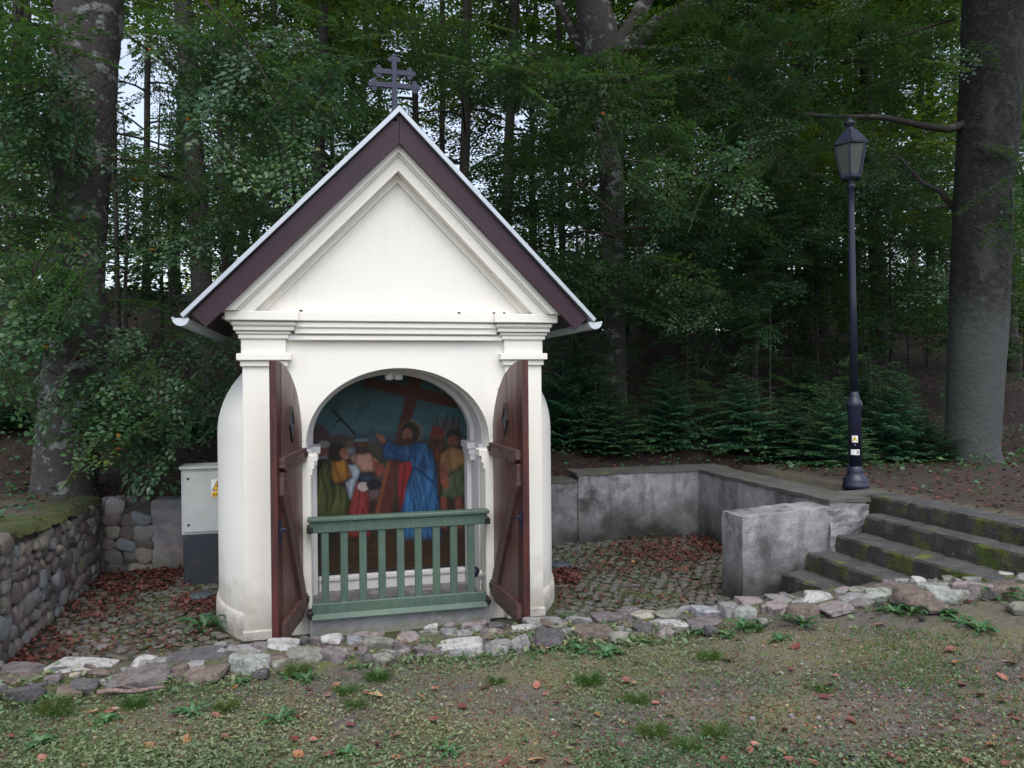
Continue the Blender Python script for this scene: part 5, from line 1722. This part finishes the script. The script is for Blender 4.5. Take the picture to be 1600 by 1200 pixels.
for k, (u, vb, vt, d, lb) in enumerate(FL):
    p = at_d(u, 600, d)
    z = float(z_ground(p[0], p[1])) - .03
    h = (at_d(u, vt, d)[2] - z) * rng.uniform(.85, 1.2)
    t = thing('fir_sapling', lb, 'fir', (p[0], p[1], z), 'young firs behind the walls')
    s = h / 1.7 * 1.15
    sx = max(s, .75) * rng.uniform(.85, 1.25)
    a = rng.uniform(0, 6.28)
    put('stem', FV[k % 3][0], t, (p[0], p[1], z), (0, 0, a), (sx, sx, s))
    put('needles', FV[k % 3][1], t, (p[0], p[1], z), (rng.normal(0, .05), rng.normal(0, .05), a), (sx, sx, s))

# low plants on the banks behind the walls
lv = Leaves()
r = np.random.default_rng(900)
n = 0
while n < 11000:
    X, Y = r.uniform(-6.5, 9.5), r.uniform(-.6, 6.5)
    if X > -2.9 and X < 4.4 and Y < 2.47: continue
    if X < 1.6 and X > -1.5: continue
    if X > 4.3 and Y < 1.15 and r.random() < .93: continue
    if X < -2.9 and Y < 2.3 and r.random() < .25: continue
    zg = float(z_ground(X, Y))
    hh = r.uniform(.01, .42) * (.2 if Y < 2.4 else 1)
    m = r.integers(2, 6)
    P = np.array([X, Y, zg + hh]) + r.normal(0, .035, (m, 3))
    a = r.uniform(0, 6.28, m)
    lv.add(P, np.stack([np.cos(a), np.sin(a), r.normal(0, .25, m)], 1), np.tile([0, 0, 1.0], (m, 1)) + r.normal(0, .35, (m, 3)), r.uniform(.03, .075, m), np.clip(r.normal(.25, .2) + r.normal(0, .1, m), 0, .93), .38)
    n += m
o = link('undergrowth', lv.mesh('undergrowth', M['broad']))
tag(o, kind='stuff')
# dead leaves lying on the bank and the slope
lv = Leaves()
n = 9000
X, Y = r.uniform(-7, 12, n), 2.45 + 12 * r.random(n) ** 1.6
k = (Y > 2.5) | (X > 4.4)
X2, Y2 = r.uniform(4.35, 9, 1200), r.uniform(-1.2, 2.6, 1200)
X3, Y3 = r.uniform(-6, -2.95, 500), r.uniform(-.6, 2.6, 500)
X, Y = np.concatenate([X[k], X2, X3]), np.concatenate([Y[k], Y2, Y3])
Z = z_ground(X, Y) + r.uniform(.003, .02, len(X))
a = r.uniform(0, 6.28, len(X))
lv.add(np.stack([X, Y, Z], 1), np.stack([np.cos(a), np.sin(a), r.normal(0, .2, len(X))], 1), np.tile([0, 0, 1.0], (len(X), 1)) + r.normal(0, .3, (len(X), 3)), r.uniform(.035, .07, len(X)), np.clip(r.normal(.35, .2, len(X)), 0, 1), .33)
o = link('slope_leaf_litter', lv.mesh('slope_leaf_litter', M['litter']))
tag(o, kind='stuff')

# ------------------------------------------------------------------ street lamp
B = at_z(1337, 757, .74)
dB = pix(B)[2]
def lz(v): return at_d(1330, v, dB)[2]
def lx(v, k=0): return np.array([B[0] - .035 * (lz(v) - B[2]) / 3.4 / .9, B[1], lz(v)])
sl = thing('street_lamp', 'dark blue-black street lamp post with a six-sided lantern at the top of the steps', 'street lamp', B)
m_ = dB / FPX
def lat(rows, n=20, c=None):
    V, F = [], []
    for i, (wpx, v) in enumerate(rows):
        q = lx(v)
        for k in range(n):
            a = 2 * math.pi * k / n
            V.append((q[0] + wpx / 2 * m_ * math.cos(a), q[1] + wpx / 2 * m_ * math.sin(a), q[2]))
    for i in range(len(rows) - 1):
        for k in range(n):
            l = (k + 1) % n
            F.append((i * n + k, i * n + l, (i + 1) * n + l, (i + 1) * n + k))
    F.append(tuple(range(n - 1, -1, -1))); F.append(tuple(range((len(rows) - 1) * n, len(rows) * n)))
    return np.array(V), F
mk('base', lat([(39, 764), (39, 756), (36, 754), (37, 750), (34, 747), (26, 742), (23, 738), (25, 735), (21, 732), (20, 728)]), M['iron'], sl, True)
mk('base_column', lat([(20, 728), (19.4, 640), (22, 637), (24, 632), (22, 627), (17, 624), (14, 618), (12, 612)]), M['iron'], sl, True)
mk('post', lat([(12, 612), (10.5, 460), (9.5, 330), (9, 296), (13, 294), (13, 290), (9, 288), (10, 284), (20, 281)]), M['iron'], sl, True)
ln = mk('lantern_frame', lat([(30, 282), (33, 279), (33, 276), (30, 275)], 6), M['iron'], sl)
A6 = [math.pi / 6 + k * math.pi / 3 + .35 for k in range(6)]
def hexp(wpx, v, k):
    q = lx(v); return q + np.array([wpx / 2 * m_ * math.cos(A6[k]), wpx / 2 * m_ * math.sin(A6[k]), 0])
for k in range(6):
    mk('glazing_bar', tube([hexp(31, 276, k), hexp(50, 230, k)], .009, 5), M['iron'], ln)
    l = (k + 1) % 6
    q = [hexp(29.5, 276, k), hexp(29.5, 276, l), hexp(48.5, 230, l), hexp(48.5, 230, k)]
    q2 = [hexp(28.5, 276, k), hexp(28.5, 276, l), hexp(47.5, 230, l), hexp(47.5, 230, k)]
    mk('pane', (np.array(q + q2), [(0, 1, 2, 3), (7, 6, 5, 4), (0, 4, 5, 1), (1, 5, 6, 2), (2, 6, 7, 3), (3, 7, 4, 0)]), M['glass_frost'], ln)
mk('lantern_roof', lat([(50, 231), (55, 230), (56, 227), (50, 224), (36, 215), (26, 209), (22, 206), (14, 205), (11, 200)], 6), M['iron'], sl)
mk('finial', lat([(11, 201), (10, 198), (17, 196), (17, 193), (9, 190), (5, 186)], 14), M['iron'], sl, True)
p = lx(244)
mk('bulb', lat([(6, 262), (8, 256), (12, 248), (11, 240), (6, 235)], 12), M['bulb'], sl, True)
cdir = CAM[:2] - B[:2]; cdir /= np.linalg.norm(cdir)
def sticker(name, v0, v1, wpx, mt, lift=.0012, parent=sl, du=0.0):
    """thin printed sheet wrapped on the column, facing the grass"""
    V, F = [], []
    th = math.atan2(cdir[1], cdir[0]) + du
    hw = wpx / 2 / 9.85
    for v in (v0, v1):
        q = lx(v)
        for k in range(7):
            a = th - hw + 2 * hw * k / 6
            rr = 9.95 * m_ + lift
            V.append((q[0] + rr * math.cos(a), q[1] + rr * math.sin(a), q[2]))
    for k in range(6): F.append((k, k + 1, 8 + k, 7 + k)[::-1])
    return mk(name, (V, F), mt, parent)
st = sticker('warning_sticker', 680, 690.5, 8.5, M['signwhite'])
th0 = math.atan2(cdir[1], cdir[0])
def onpost(da, v, lift):
    q = lx(v); rr = 9.95 * m_ + lift
    return q + np.array([rr * math.cos(th0 + da), rr * math.sin(th0 + da), 0])
mk('warning_triangle', (np.array([onpost(-.34, 688.5, .004), onpost(.34, 688.5, .004), onpost(0, 681, .004)]), [(0, 1, 2)]), M['yellow'], st)
st = sticker('number_sticker', 701.5, 710, 13, M['signwhite'])
mk('sticker_print', (np.array([onpost(a + b, v, .003) for a in (.22, .42) for v0_, v1_ in ((703, 708.5),) for b, v in ((0, v1_), (.1, v1_), (.1, v0_), (0, v0_))]), [(0, 1, 2, 3), (4, 5, 6, 7)]), M['signblack'], st)
mk('bolt', lathe([(.006, 0), (.006, .006)], 8, onpost(0, 695, 0)), M['steel'], sl)

# ------------------------------------------------------------------ meadow: small weeds, blades, moss, leaves
r = np.random.default_rng(950)


def meadow_pts(n, near_bias=True):
    u = r.uniform(-60, 1660, n)
    v = 945 + (1290 - 945) * r.random(n) ** .8
    P = []
    a, b = (u - 800) / FPX, (v - 600) / FPX
    D = _f2 + _r3 * a[:, None] - _u3 * b[:, None]
    z = np.full(n, .12)
    for _ in range(4):
        Q = CAM + D * ((z - CAM[2]) / D[:, 2])[:, None]
        z = z_ground(Q[:, 0], Q[:, 1])
    k = (Q[:, 1] < line_y(Q[:, 0]) - .20) & (Q[:, 1] > -5)
    return Q[k], z[k]


def dens(X, Y):
    near = ss((Y - line_y(X) + .75) / .5)
    d = .50 + .62 * vn(X, Y, 2.2, 31) + .35 * vn(X, Y, 6, 32) - .70 * ss((X - .1) / 1.6) + .40 * near
    return d


lv = Leaves()
Q, z = meadow_pts(72000)
d = dens(Q[:, 0], Q[:, 1])
k = r.random(len(Q)) < np.clip(d, .05, 1)
Q, z = Q[k], z[k]
n = len(Q)
m = r.integers(1, 4, n)
idx = np.repeat(np.arange(n), m)
P = np.stack([Q[idx, 0], Q[idx, 1], z[idx]], 1) + np.stack([r.normal(0, .012, len(idx)), r.normal(0, .012, len(idx)), r.uniform(.002, .022, len(idx))], 1)
a = r.uniform(0, 6.28, len(idx))
base_t = np.clip(.36 + .22 * vn(Q[:, 0], Q[:, 1], 3, 33) + r.normal(0, .16, n), 0, 1)
lv.add(P, np.stack([np.cos(a), np.sin(a), r.normal(.25, .35, len(idx))], 1), np.tile([0, 0, 1.0], (len(idx), 1)) + r.normal(0, .55, (len(idx), 3)), r.uniform(.008, .024, len(idx)), base_t[idx], .33)
o = link('meadow_weeds', lv.mesh('meadow_weeds', M['weed']))
tag(o, kind='stuff')
lv = Leaves()
Q, z = meadow_pts(70000)
d = dens(Q[:, 0] + 3, Q[:, 1]) * .8 + .3 * vn(Q[:, 0], Q[:, 1], 1.4, 35)
k = r.random(len(Q)) < np.clip(d, .03, 1)
Q, z = Q[k], z[k]
n = len(Q)
a = r.uniform(0, 6.28, n)
lv.add(np.stack([Q[:, 0], Q[:, 1], z - .003], 1), np.stack([np.cos(a), np.sin(a), r.uniform(.2, 1.6, n)], 1), np.stack([-np.sin(a), np.cos(a), r.normal(0, .5, n)], 1), r.uniform(.016, .050, n), np.clip(.42 + r.normal(0, .25, n), 0, 1), .05)
o = link('meadow_grass', lv.mesh('meadow_grass', M['grass']))
tag(o, kind='stuff')
# bits of dead stalk, crumbs of leaf and grit
lv = Leaves()
Q, z = meadow_pts(26000)
k = r.random(len(Q)) < np.clip(.95 - dens(Q[:, 0], Q[:, 1]) * .6, .2, 1)
Q, z = Q[k], z[k]
n = len(Q); a = r.uniform(0, 6.28, n)
lv.add(np.stack([Q[:, 0], Q[:, 1], z + r.uniform(.001, .008, n)], 1), np.stack([np.cos(a), np.sin(a), r.normal(0, .15, n)], 1), np.tile([0, 0, 1.0], (n, 1)) + r.normal(0, .4, (n, 3)), r.uniform(.006, .022, n), np.clip(r.normal(.55, .3, n), 0, 1), r.uniform(.12, .4, n))
o = link('meadow_litter', lv.mesh('meadow_litter', M['litter']))
tag(o, kind='stuff')
gv, gf, go = [], [], 0
GR = ico(0)
Q, z = meadow_pts(9000)
k = r.random(len(Q)) < np.clip(.25 + .6 * ss((Q[:, 0] - .2) / 1.5), 0, 1)
Q, z = Q[k], z[k]
S = r.uniform(.002, .0075, len(Q)) * (1 + (r.random(len(Q)) < .03) * 1.5)
V = GR[0][None] * (S[:, None, None] * np.array([1.2, 1, .7])) * r.uniform(.7, 1.2, (len(Q), 12, 1)) + np.stack([Q[:, 0], Q[:, 1], z + .001], 1)[:, None, :]
F = (GR[1][None] + (np.arange(len(Q)) * 12)[:, None, None]).reshape(-1, 3)
M['grit'] = mat('grit', (.2, .19, .18), .9, [(60, 2, (.10, .09, .09), .4, .6), (45, 2, (.42, .41, .40), .6, .7)])
o = link('meadow_grit', mesh('meadow_grit', V.reshape(-1, 3), F, M['grit']))
tag(o, kind='stuff')

# courtyard: tufts between the cobbles and drifts of red-brown leaves
lv = Leaves()
n = 26000
X, Y = r.uniform(-2.55, 3.5, n), r.uniform(-.8, 2.1, n)
k = (np.hypot(X, Y - .87) > 1.44) & ~((np.abs(X) < 1.15) & (Y > -.08)) & ~((X > 2.72) & (Y < .15)) & (Y > line_y(X) + .2)
k &= r.random(n) < np.clip(.40 + .55 * vn(X, Y, 2.6, 41), .04, 1)
X, Y = X[k], Y[k]; n = len(X); a = r.uniform(0, 6.28, n)
lv.add(np.stack([X, Y, z_pave(X, Y) + r.uniform(-.004, .022, n)], 1), np.stack([np.cos(a), np.sin(a), r.uniform(0, .9, n)], 1), np.tile([0, 0, 1.0], (n, 1)) + r.normal(0, .5, (n, 3)), r.uniform(.012, .034, n), np.clip(r.normal(.30, .2, n), 0, 1), r.uniform(.1, .34, n))
o = link('courtyard_weeds', lv.mesh('courtyard_weeds', M['weed']))
tag(o, kind='stuff')
lv = Leaves()
PP = []
def drift(u, v, ru, rv, n):
    a, q = r.uniform(0, 6.28, n), np.sqrt(r.random(n))
    for uu, vv in zip(u + ru * q * np.cos(a), v + rv * q * np.sin(a)):
        p = at_z(uu, vv, -.06); PP.append((p[0], p[1]))
drift(205, 910, 75, 20, 1000); drift(150, 945, 70, 25, 420); drift(255, 900, 50, 10, 450); drift(310, 945, 40, 14, 380); drift(190, 960, 160, 60, 800); drift(60, 1005, 60, 28, 320); drift(20, 1030, 30, 12, 200)
drift(1050, 862, 100, 18, 950); drift(1000, 880, 100, 22, 450); drift(885, 902, 25, 10, 320); drift(1110, 850, 30, 18, 350); drift(1000, 900, 150, 45, 420); drift(880, 930, 20, 20, 60); drift(1240, 900, 30, 8, 20)
PP = np.array(PP)
X, Y = PP[:, 0], PP[:, 1]
k = (np.hypot(X, Y - .87) > 1.43) & ~((np.abs(X) < 1.15) & (Y > -.06)) & ~((X > 2.7) & (Y < .16)) & (X > -2.58) & (Y < 2.1) & (X < 3.52)
for lx_, ly_ in LIDS: k &= np.hypot(X - lx_, Y - ly_) > .115
X, Y = X[k], Y[k]; n = len(X); a = r.uniform(0, 6.28, n)
lv.add(np.stack([X, Y, z_pave(X, Y) + r.uniform(.012, .05, n)], 1), np.stack([np.cos(a), np.sin(a), r.normal(0, .3, n)], 1), np.tile([0, 0, 1.0], (n, 1)) + r.normal(0, .45, (n, 3)), r.uniform(.025, .05, n), np.clip(r.normal(.30, .2, n), 0, 1), .34)
o = link('courtyard_leaf_drift', lv.mesh('courtyard_leaf_drift', M['litter']))
tag(o, kind='stuff')

# weeds, moss cushions and crumbs between the border stones
lv = Leaves()
n = 5200
X = r.uniform(-3, 3.9, n); Y = line_y(X) + r.normal(-.22, .13, n)
k = r.random(n) < np.clip(.55 + .6 * vn(X, Y, 3.2, 44), .05, 1)
X, Y = X[k], Y[k]; n = len(X); a = r.uniform(0, 6.28, n)
zz = z_front(X, Y) + np.where(Y > line_y(X) - .2, .02, 0)
lv.add(np.stack([X, Y, zz + r.uniform(.0, .035, n)], 1), np.stack([np.cos(a), np.sin(a), r.uniform(-.1, 1.0, n)], 1), np.tile([0, 0, 1.0], (n, 1)) + r.normal(0, .5, (n, 3)), r.uniform(.018, .055, n), np.clip(r.normal(.40, .25, n), 0, 1), r.uniform(.12, .34, n))
o = link('border_weeds', lv.mesh('border_weeds', M['weed']))
tag(o, kind='stuff')

# single fallen leaves on the grass and on the stones
LC = {'red': ((.13, .036, .030), 'curled dark red fallen leaf lying on the thin grass'), 'pink': ((.26, .10, .075), 'dull pinkish fallen leaf lying on the thin grass'), 'orange': ((.26, .11, .045), 'bright orange fallen leaf lying on the thin grass'),
      'tan': ((.33, .20, .11), 'pale tan fallen leaf lying on the thin grass'), 'dark': ((.075, .028, .026), 'very dark brown fallen leaf lying on the thin grass')}
LME = {}
for c, (cc, lb) in LC.items():
    mt = mat('fallen_leaf_' + c, cc, .55, [(30, 4, tuple(x * .55 for x in cc), .45, .7)])
    for k in range(3):
        q = np.random.default_rng(60 + k)
        V, F = [], []
        n = 7
        cu, cv_ = q.uniform(.25, .7), q.uniform(.2, .6)
        for i in range(n):
            t = i / (n - 1)
            wd = .36 * math.sin(math.pi * min(1, t * .97 + .03)) ** .75
            for s in (-1, 0, 1):
                V.append((t - .5, s * wd, cu * (t - .5) ** 2 + abs(s) * wd * cv_ + q.normal(0, .02)))
        for i in range(n - 1):
            for s in (0, 1): F.append((i * 3 + s, i * 3 + s + 3, i * 3 + s + 4, i * 3 + s + 1))
        LME[(c, k)] = mesh('fallen_leaf', V, F, mt, True)
LP = []
for ox, oy, sc_, L in ((400, 940, 4, '350 465 orange,445 585 pink,690 568 pink,745 592 tan,495 525 pink,275 722 red,355 865 pink,875 835 pink,265 960 orange,445 965 red,1120 540 pink,1030 600 orange,1435 535 dark,1290 655 red,875 980 pink,1565 1000 red,170 375 orange,590 770 red,240 860 red,760 890 red,330 545 dark,1110 740 red,700 400 red'),
                       (800, 900, 4, '965 325 red,660 320 red,240 455 tan,780 548 red,710 655 red,760 672 tan,155 685 pink,215 735 pink,340 700 dark,655 765 red,535 865 orange,895 795 pink,990 870 tan,945 740 red,1345 525 red,1415 395 red,265 995 red,395 1045 pink,680 1060 dark,565 1095 dark,345 1160 pink,150 1155 tan,1330 1150 red,1525 1060 pink,1490 1090 pink,405 940 dark,280 795 red'),
                       (1200, 850, 3.4286, '147 550 red,123 672 red,365 705 pink,330 755 pink,445 940 red,300 818 red,1005 637 orange,1035 753 red,1135 812 red,1250 840 red,1010 945 red,1130 962 pink,1070 1175 pink,240 1175 pink,440 1140 dark,660 1130 red,120 1165 red,80 1115 tan,1280 1180 red,980 570 red,600 440 tan,1200 1080 orange,1320 940 red,720 1165 red,1250 715 pink,1360 715 pink,1300 645 red,90 990 red,825 412 red,1075 310 red'),
                       (0, 960, 4, '65 765 red,1470 455 orange,940 820 orange,1165 785 orange,1110 735 red,1345 632 pink,1410 765 red,585 612 tan,265 905 pink,1165 915 red,20 580 dark,545 945 tan,690 600 pink')):
    for q in L.split(','):
        x, y, c = q.split()
        u, v = ox + float(x) / sc_, oy + float(y) / sc_
        z = .12
        for _ in range(5):
            p = at_z(u, v, z); z = float(z_front(p[0], p[1])) + .012
        s = rng.uniform(.034, .056) * (1.3 if c == 'tan' else 1)
        o = put('fallen_leaf', LME[(c, rng.integers(3))], None, (p[0], p[1], z), (rng.uniform(-.35, .35), rng.uniform(-.35, .35), rng.uniform(0, 6.28)), (s * 1.25, s * 1.1, s))
        tag(o, LC[c][1], 'leaf', 'fallen leaves on the grass, ' + {'red': 'dark red', 'pink': 'pinkish', 'orange': 'orange', 'tan': 'tan', 'dark': 'dark brown'}[c])

# ------------------------------------------------------------------ single weeds and grass tufts along the border
def rosette(n, L, up, seed, wid=.14, tint=.35, jag=True):
    q = np.random.default_rng(seed)
    lv = Leaves()
    for k in range(n):
        a = q.uniform(0, 6.28)
        l = L * q.uniform(.6, 1.1)
        e = q.uniform(*up)
        d0 = np.array([math.cos(a), math.sin(a), 0])
        m = 5
        for j in range(m):                         # a lobed blade: overlapping segments along a bent midrib
            t = j / m
            p = d0 * l * t * math.cos(e * (1 - .4 * t)) + np.array([0, 0, l * (t * math.sin(e) - .35 * t * t)])
            dd_ = d0 + np.array([0, 0, math.tan(e) * (1 - 1.4 * t)])
            lv.add(p[None], dd_[None], np.array([[-d0[0] * .3, -d0[1] * .3, 1]]) + q.normal(0, .12, (1, 3)), np.array([l * .36]), np.array([np.clip(tint + q.normal(0, .1), 0, 1)]), wid * (1.0 + .9 * math.sin(t * 3)) * (1.3 if jag and j % 2 else .9))
    return lv.mesh('weed', M['broad'])
def tuft(n, L, seed, tint=.4):
    q = np.random.default_rng(seed)
    lv = Leaves()
    a = q.uniform(0, 6.28, n); ro = np.abs(q.normal(0, .028, n)); l = L * q.uniform(.5, 1.1, n); e = q.uniform(.5, 1.45, n)
    P = np.stack([np.cos(a) * ro, np.sin(a) * ro, 0 * a], 1)
    D = np.stack([np.cos(a) * np.cos(e), np.sin(a) * np.cos(e), np.sin(e)], 1)
    N = np.stack([-np.cos(a) * np.sin(e), -np.sin(a) * np.sin(e), np.cos(e)], 1)
    t = np.clip(tint + q.normal(0, .15, n), 0, 1)
    lv.add(P, D, N, l * .55, t, .026)
    lv.add(P + D * (l * .5)[:, None], D + np.array([0, 0, -.35]) + np.stack([np.cos(a), np.sin(a), 0 * a], 1) * .25, N, l * .5, t, .022)
    return lv.mesh('grass_tuft', M['grass'])
RO = [rosette(12, .13, (.15, .6), 1), rosette(16, .11, (.2, .9), 2, .2, .3), rosette(14, .16, (.5, 1.2), 3, .16, .25), rosette(22, .09, (.3, 1.1), 4, .28, .45)]
TU = [tuft(240, .095, 1, .3), tuft(190, .085, 2, .45), tuft(260, .11, 3, .6)]
for u, v, k, s, lb in ((318, 985, 2, 1.25, 'large leafy weed growing from the cobbles by the rounded chapel plinth'), (590, 1036, 0, 1.0, 'flat dark green weed at the foot of the purple border stone'), (552, 1040, 1, .8, 'weed with yellowish leaves at the foot of the stone border'), (905, 1018, 3, 1.0, 'leafy pale green weed clump below the large brown border stone'), (948, 1024, 3, 1.2, 'biggest leafy weed clump in front of the stone border'), (880, 1012, 1, .9, None), (998, 1005, 1, .8, None), (840, 1020, 0, .9, None),
                     (1255, 978, 2, .9, 'upright feathery weed in front of the brown border stone'), (1160, 985, 2, .8, None), (1100, 990, 1, .9, None), (1135, 995, 3, .8, None), (1395, 958, 1, .9, None), (1425, 962, 2, .8, None), (1500, 975, 0, 1.0, None), (1530, 985, 1, 1.1, None), (1560, 935, 2, 1.0, 'spiky weed standing between the two big border stones at the steps'), (1480, 960, 3, .9, None), (720, 1028, 3, .8, None), (745, 1022, 0, .8, None),
                     (450, 1056, 0, 1.0, None), (480, 1062, 1, .8, None), (80, 1094, 1, .9, None), (330, 1062, 1, .8, None), (375, 1068, 3, .7, None), (435, 1132, 2, .7, 'lone bushy weed out on the grass below the left pilaster'), (340, 1010 - 40, 1, .6, None), (885, 965, 1, .6, None), (1220, 1000, 1, .7, None), (300, 1115, 1, .9, None), (165, 1128, 3, .8, None), (540, 1180, 3, .7, None), (700, 1175, 1, .7, None), (60, 1165, 3, .9, None)):
    z = .12
    inside = v < 1000 and (u < 345 or 860 < u < 900)
    for _ in range(5):
        p = at_z(u, v, z); z = float(z_pave(p[0], p[1]) if inside else z_front(p[0], p[1]))
    o = put('weed_plant', RO[k], None, (p[0], p[1], z), (0, 0, rng.uniform(0, 6.28)), (s, s, s))
    tag(o, lb or ['small flat rosette weed rooted in the grass near the stone border', 'small leafy weed rooted in the grass near the stone border', 'small upright weed rooted in the grass near the stone border', 'small rounded leafy weed rooted in the grass near the border'][k], 'weed', 'weeds along the stone border')
for u, v, k, s, lb in ((590, 1064, 0, 1.1, 'dense dark green grass tuft in front of the purple border stone'), (540, 1084, 1, 1.0, None), (210, 1106, 0, 1.0, 'rounded dark grass tuft below the fallen stick'), (352, 1110, 2, .8, None), (85, 1110, 2, 1.1, None), (95, 1118, 1, 1.0, None), (922, 1070, 0, 1.1, 'dense dark grass tuft on the bare ground right of the niche'), (1108, 1030, 1, 1.1, None), (997, 1098, 1, 1.0, None), (776, 1068, 1, .8, None), (1020, 1150, 2, 1.0, 'largest pale grass tuft near the bottom of the view'), (1075, 1170, 1, 1.0, None), (1120, 1150, 2, .9, None), (465, 1052, 2, .9, None), (1285, 1080, 1, .7, None), (555, 1105, 1, .9, None), (1180, 985, 1, .8, None)):
    z = .12
    for _ in range(5):
        p = at_z(u, v, z); z = float(z_front(p[0], p[1]))
    o = put('grass_tuft', TU[k], None, (p[0], p[1], z), (0, 0, rng.uniform(0, 6.28)), (s * .85, s * .85, s * .72))
    tag(o, lb or ['dark grass tuft growing from the thin meadow', 'small wispy grass tuft growing from the thin meadow', 'loose pale grass tuft growing from the thin meadow'][k], 'grass tuft', 'grass tufts on the meadow')
p0, p1 = at_z(152, 1083, .115), at_z(257, 1075, .115)
t = np.linspace(0, 1, 8)[:, None]
pth = p0 * (1 - t) + p1 * t + np.stack([.0 * t[:, 0], .006 * np.sin(t[:, 0] * 7), .006 * np.sin(t[:, 0] * 9)], 1)
tag(mk('fallen_stick', tube(pth, np.linspace(.013, .008, 8), 7, True, .12, 3), mat('stick_bark', (.20, .14, .13), .85, [(40, 4, (.10, .07, .065), .45, .6)]), None, True), 'short pinkish fallen stick lying at the foot of the border stones', 'stick')
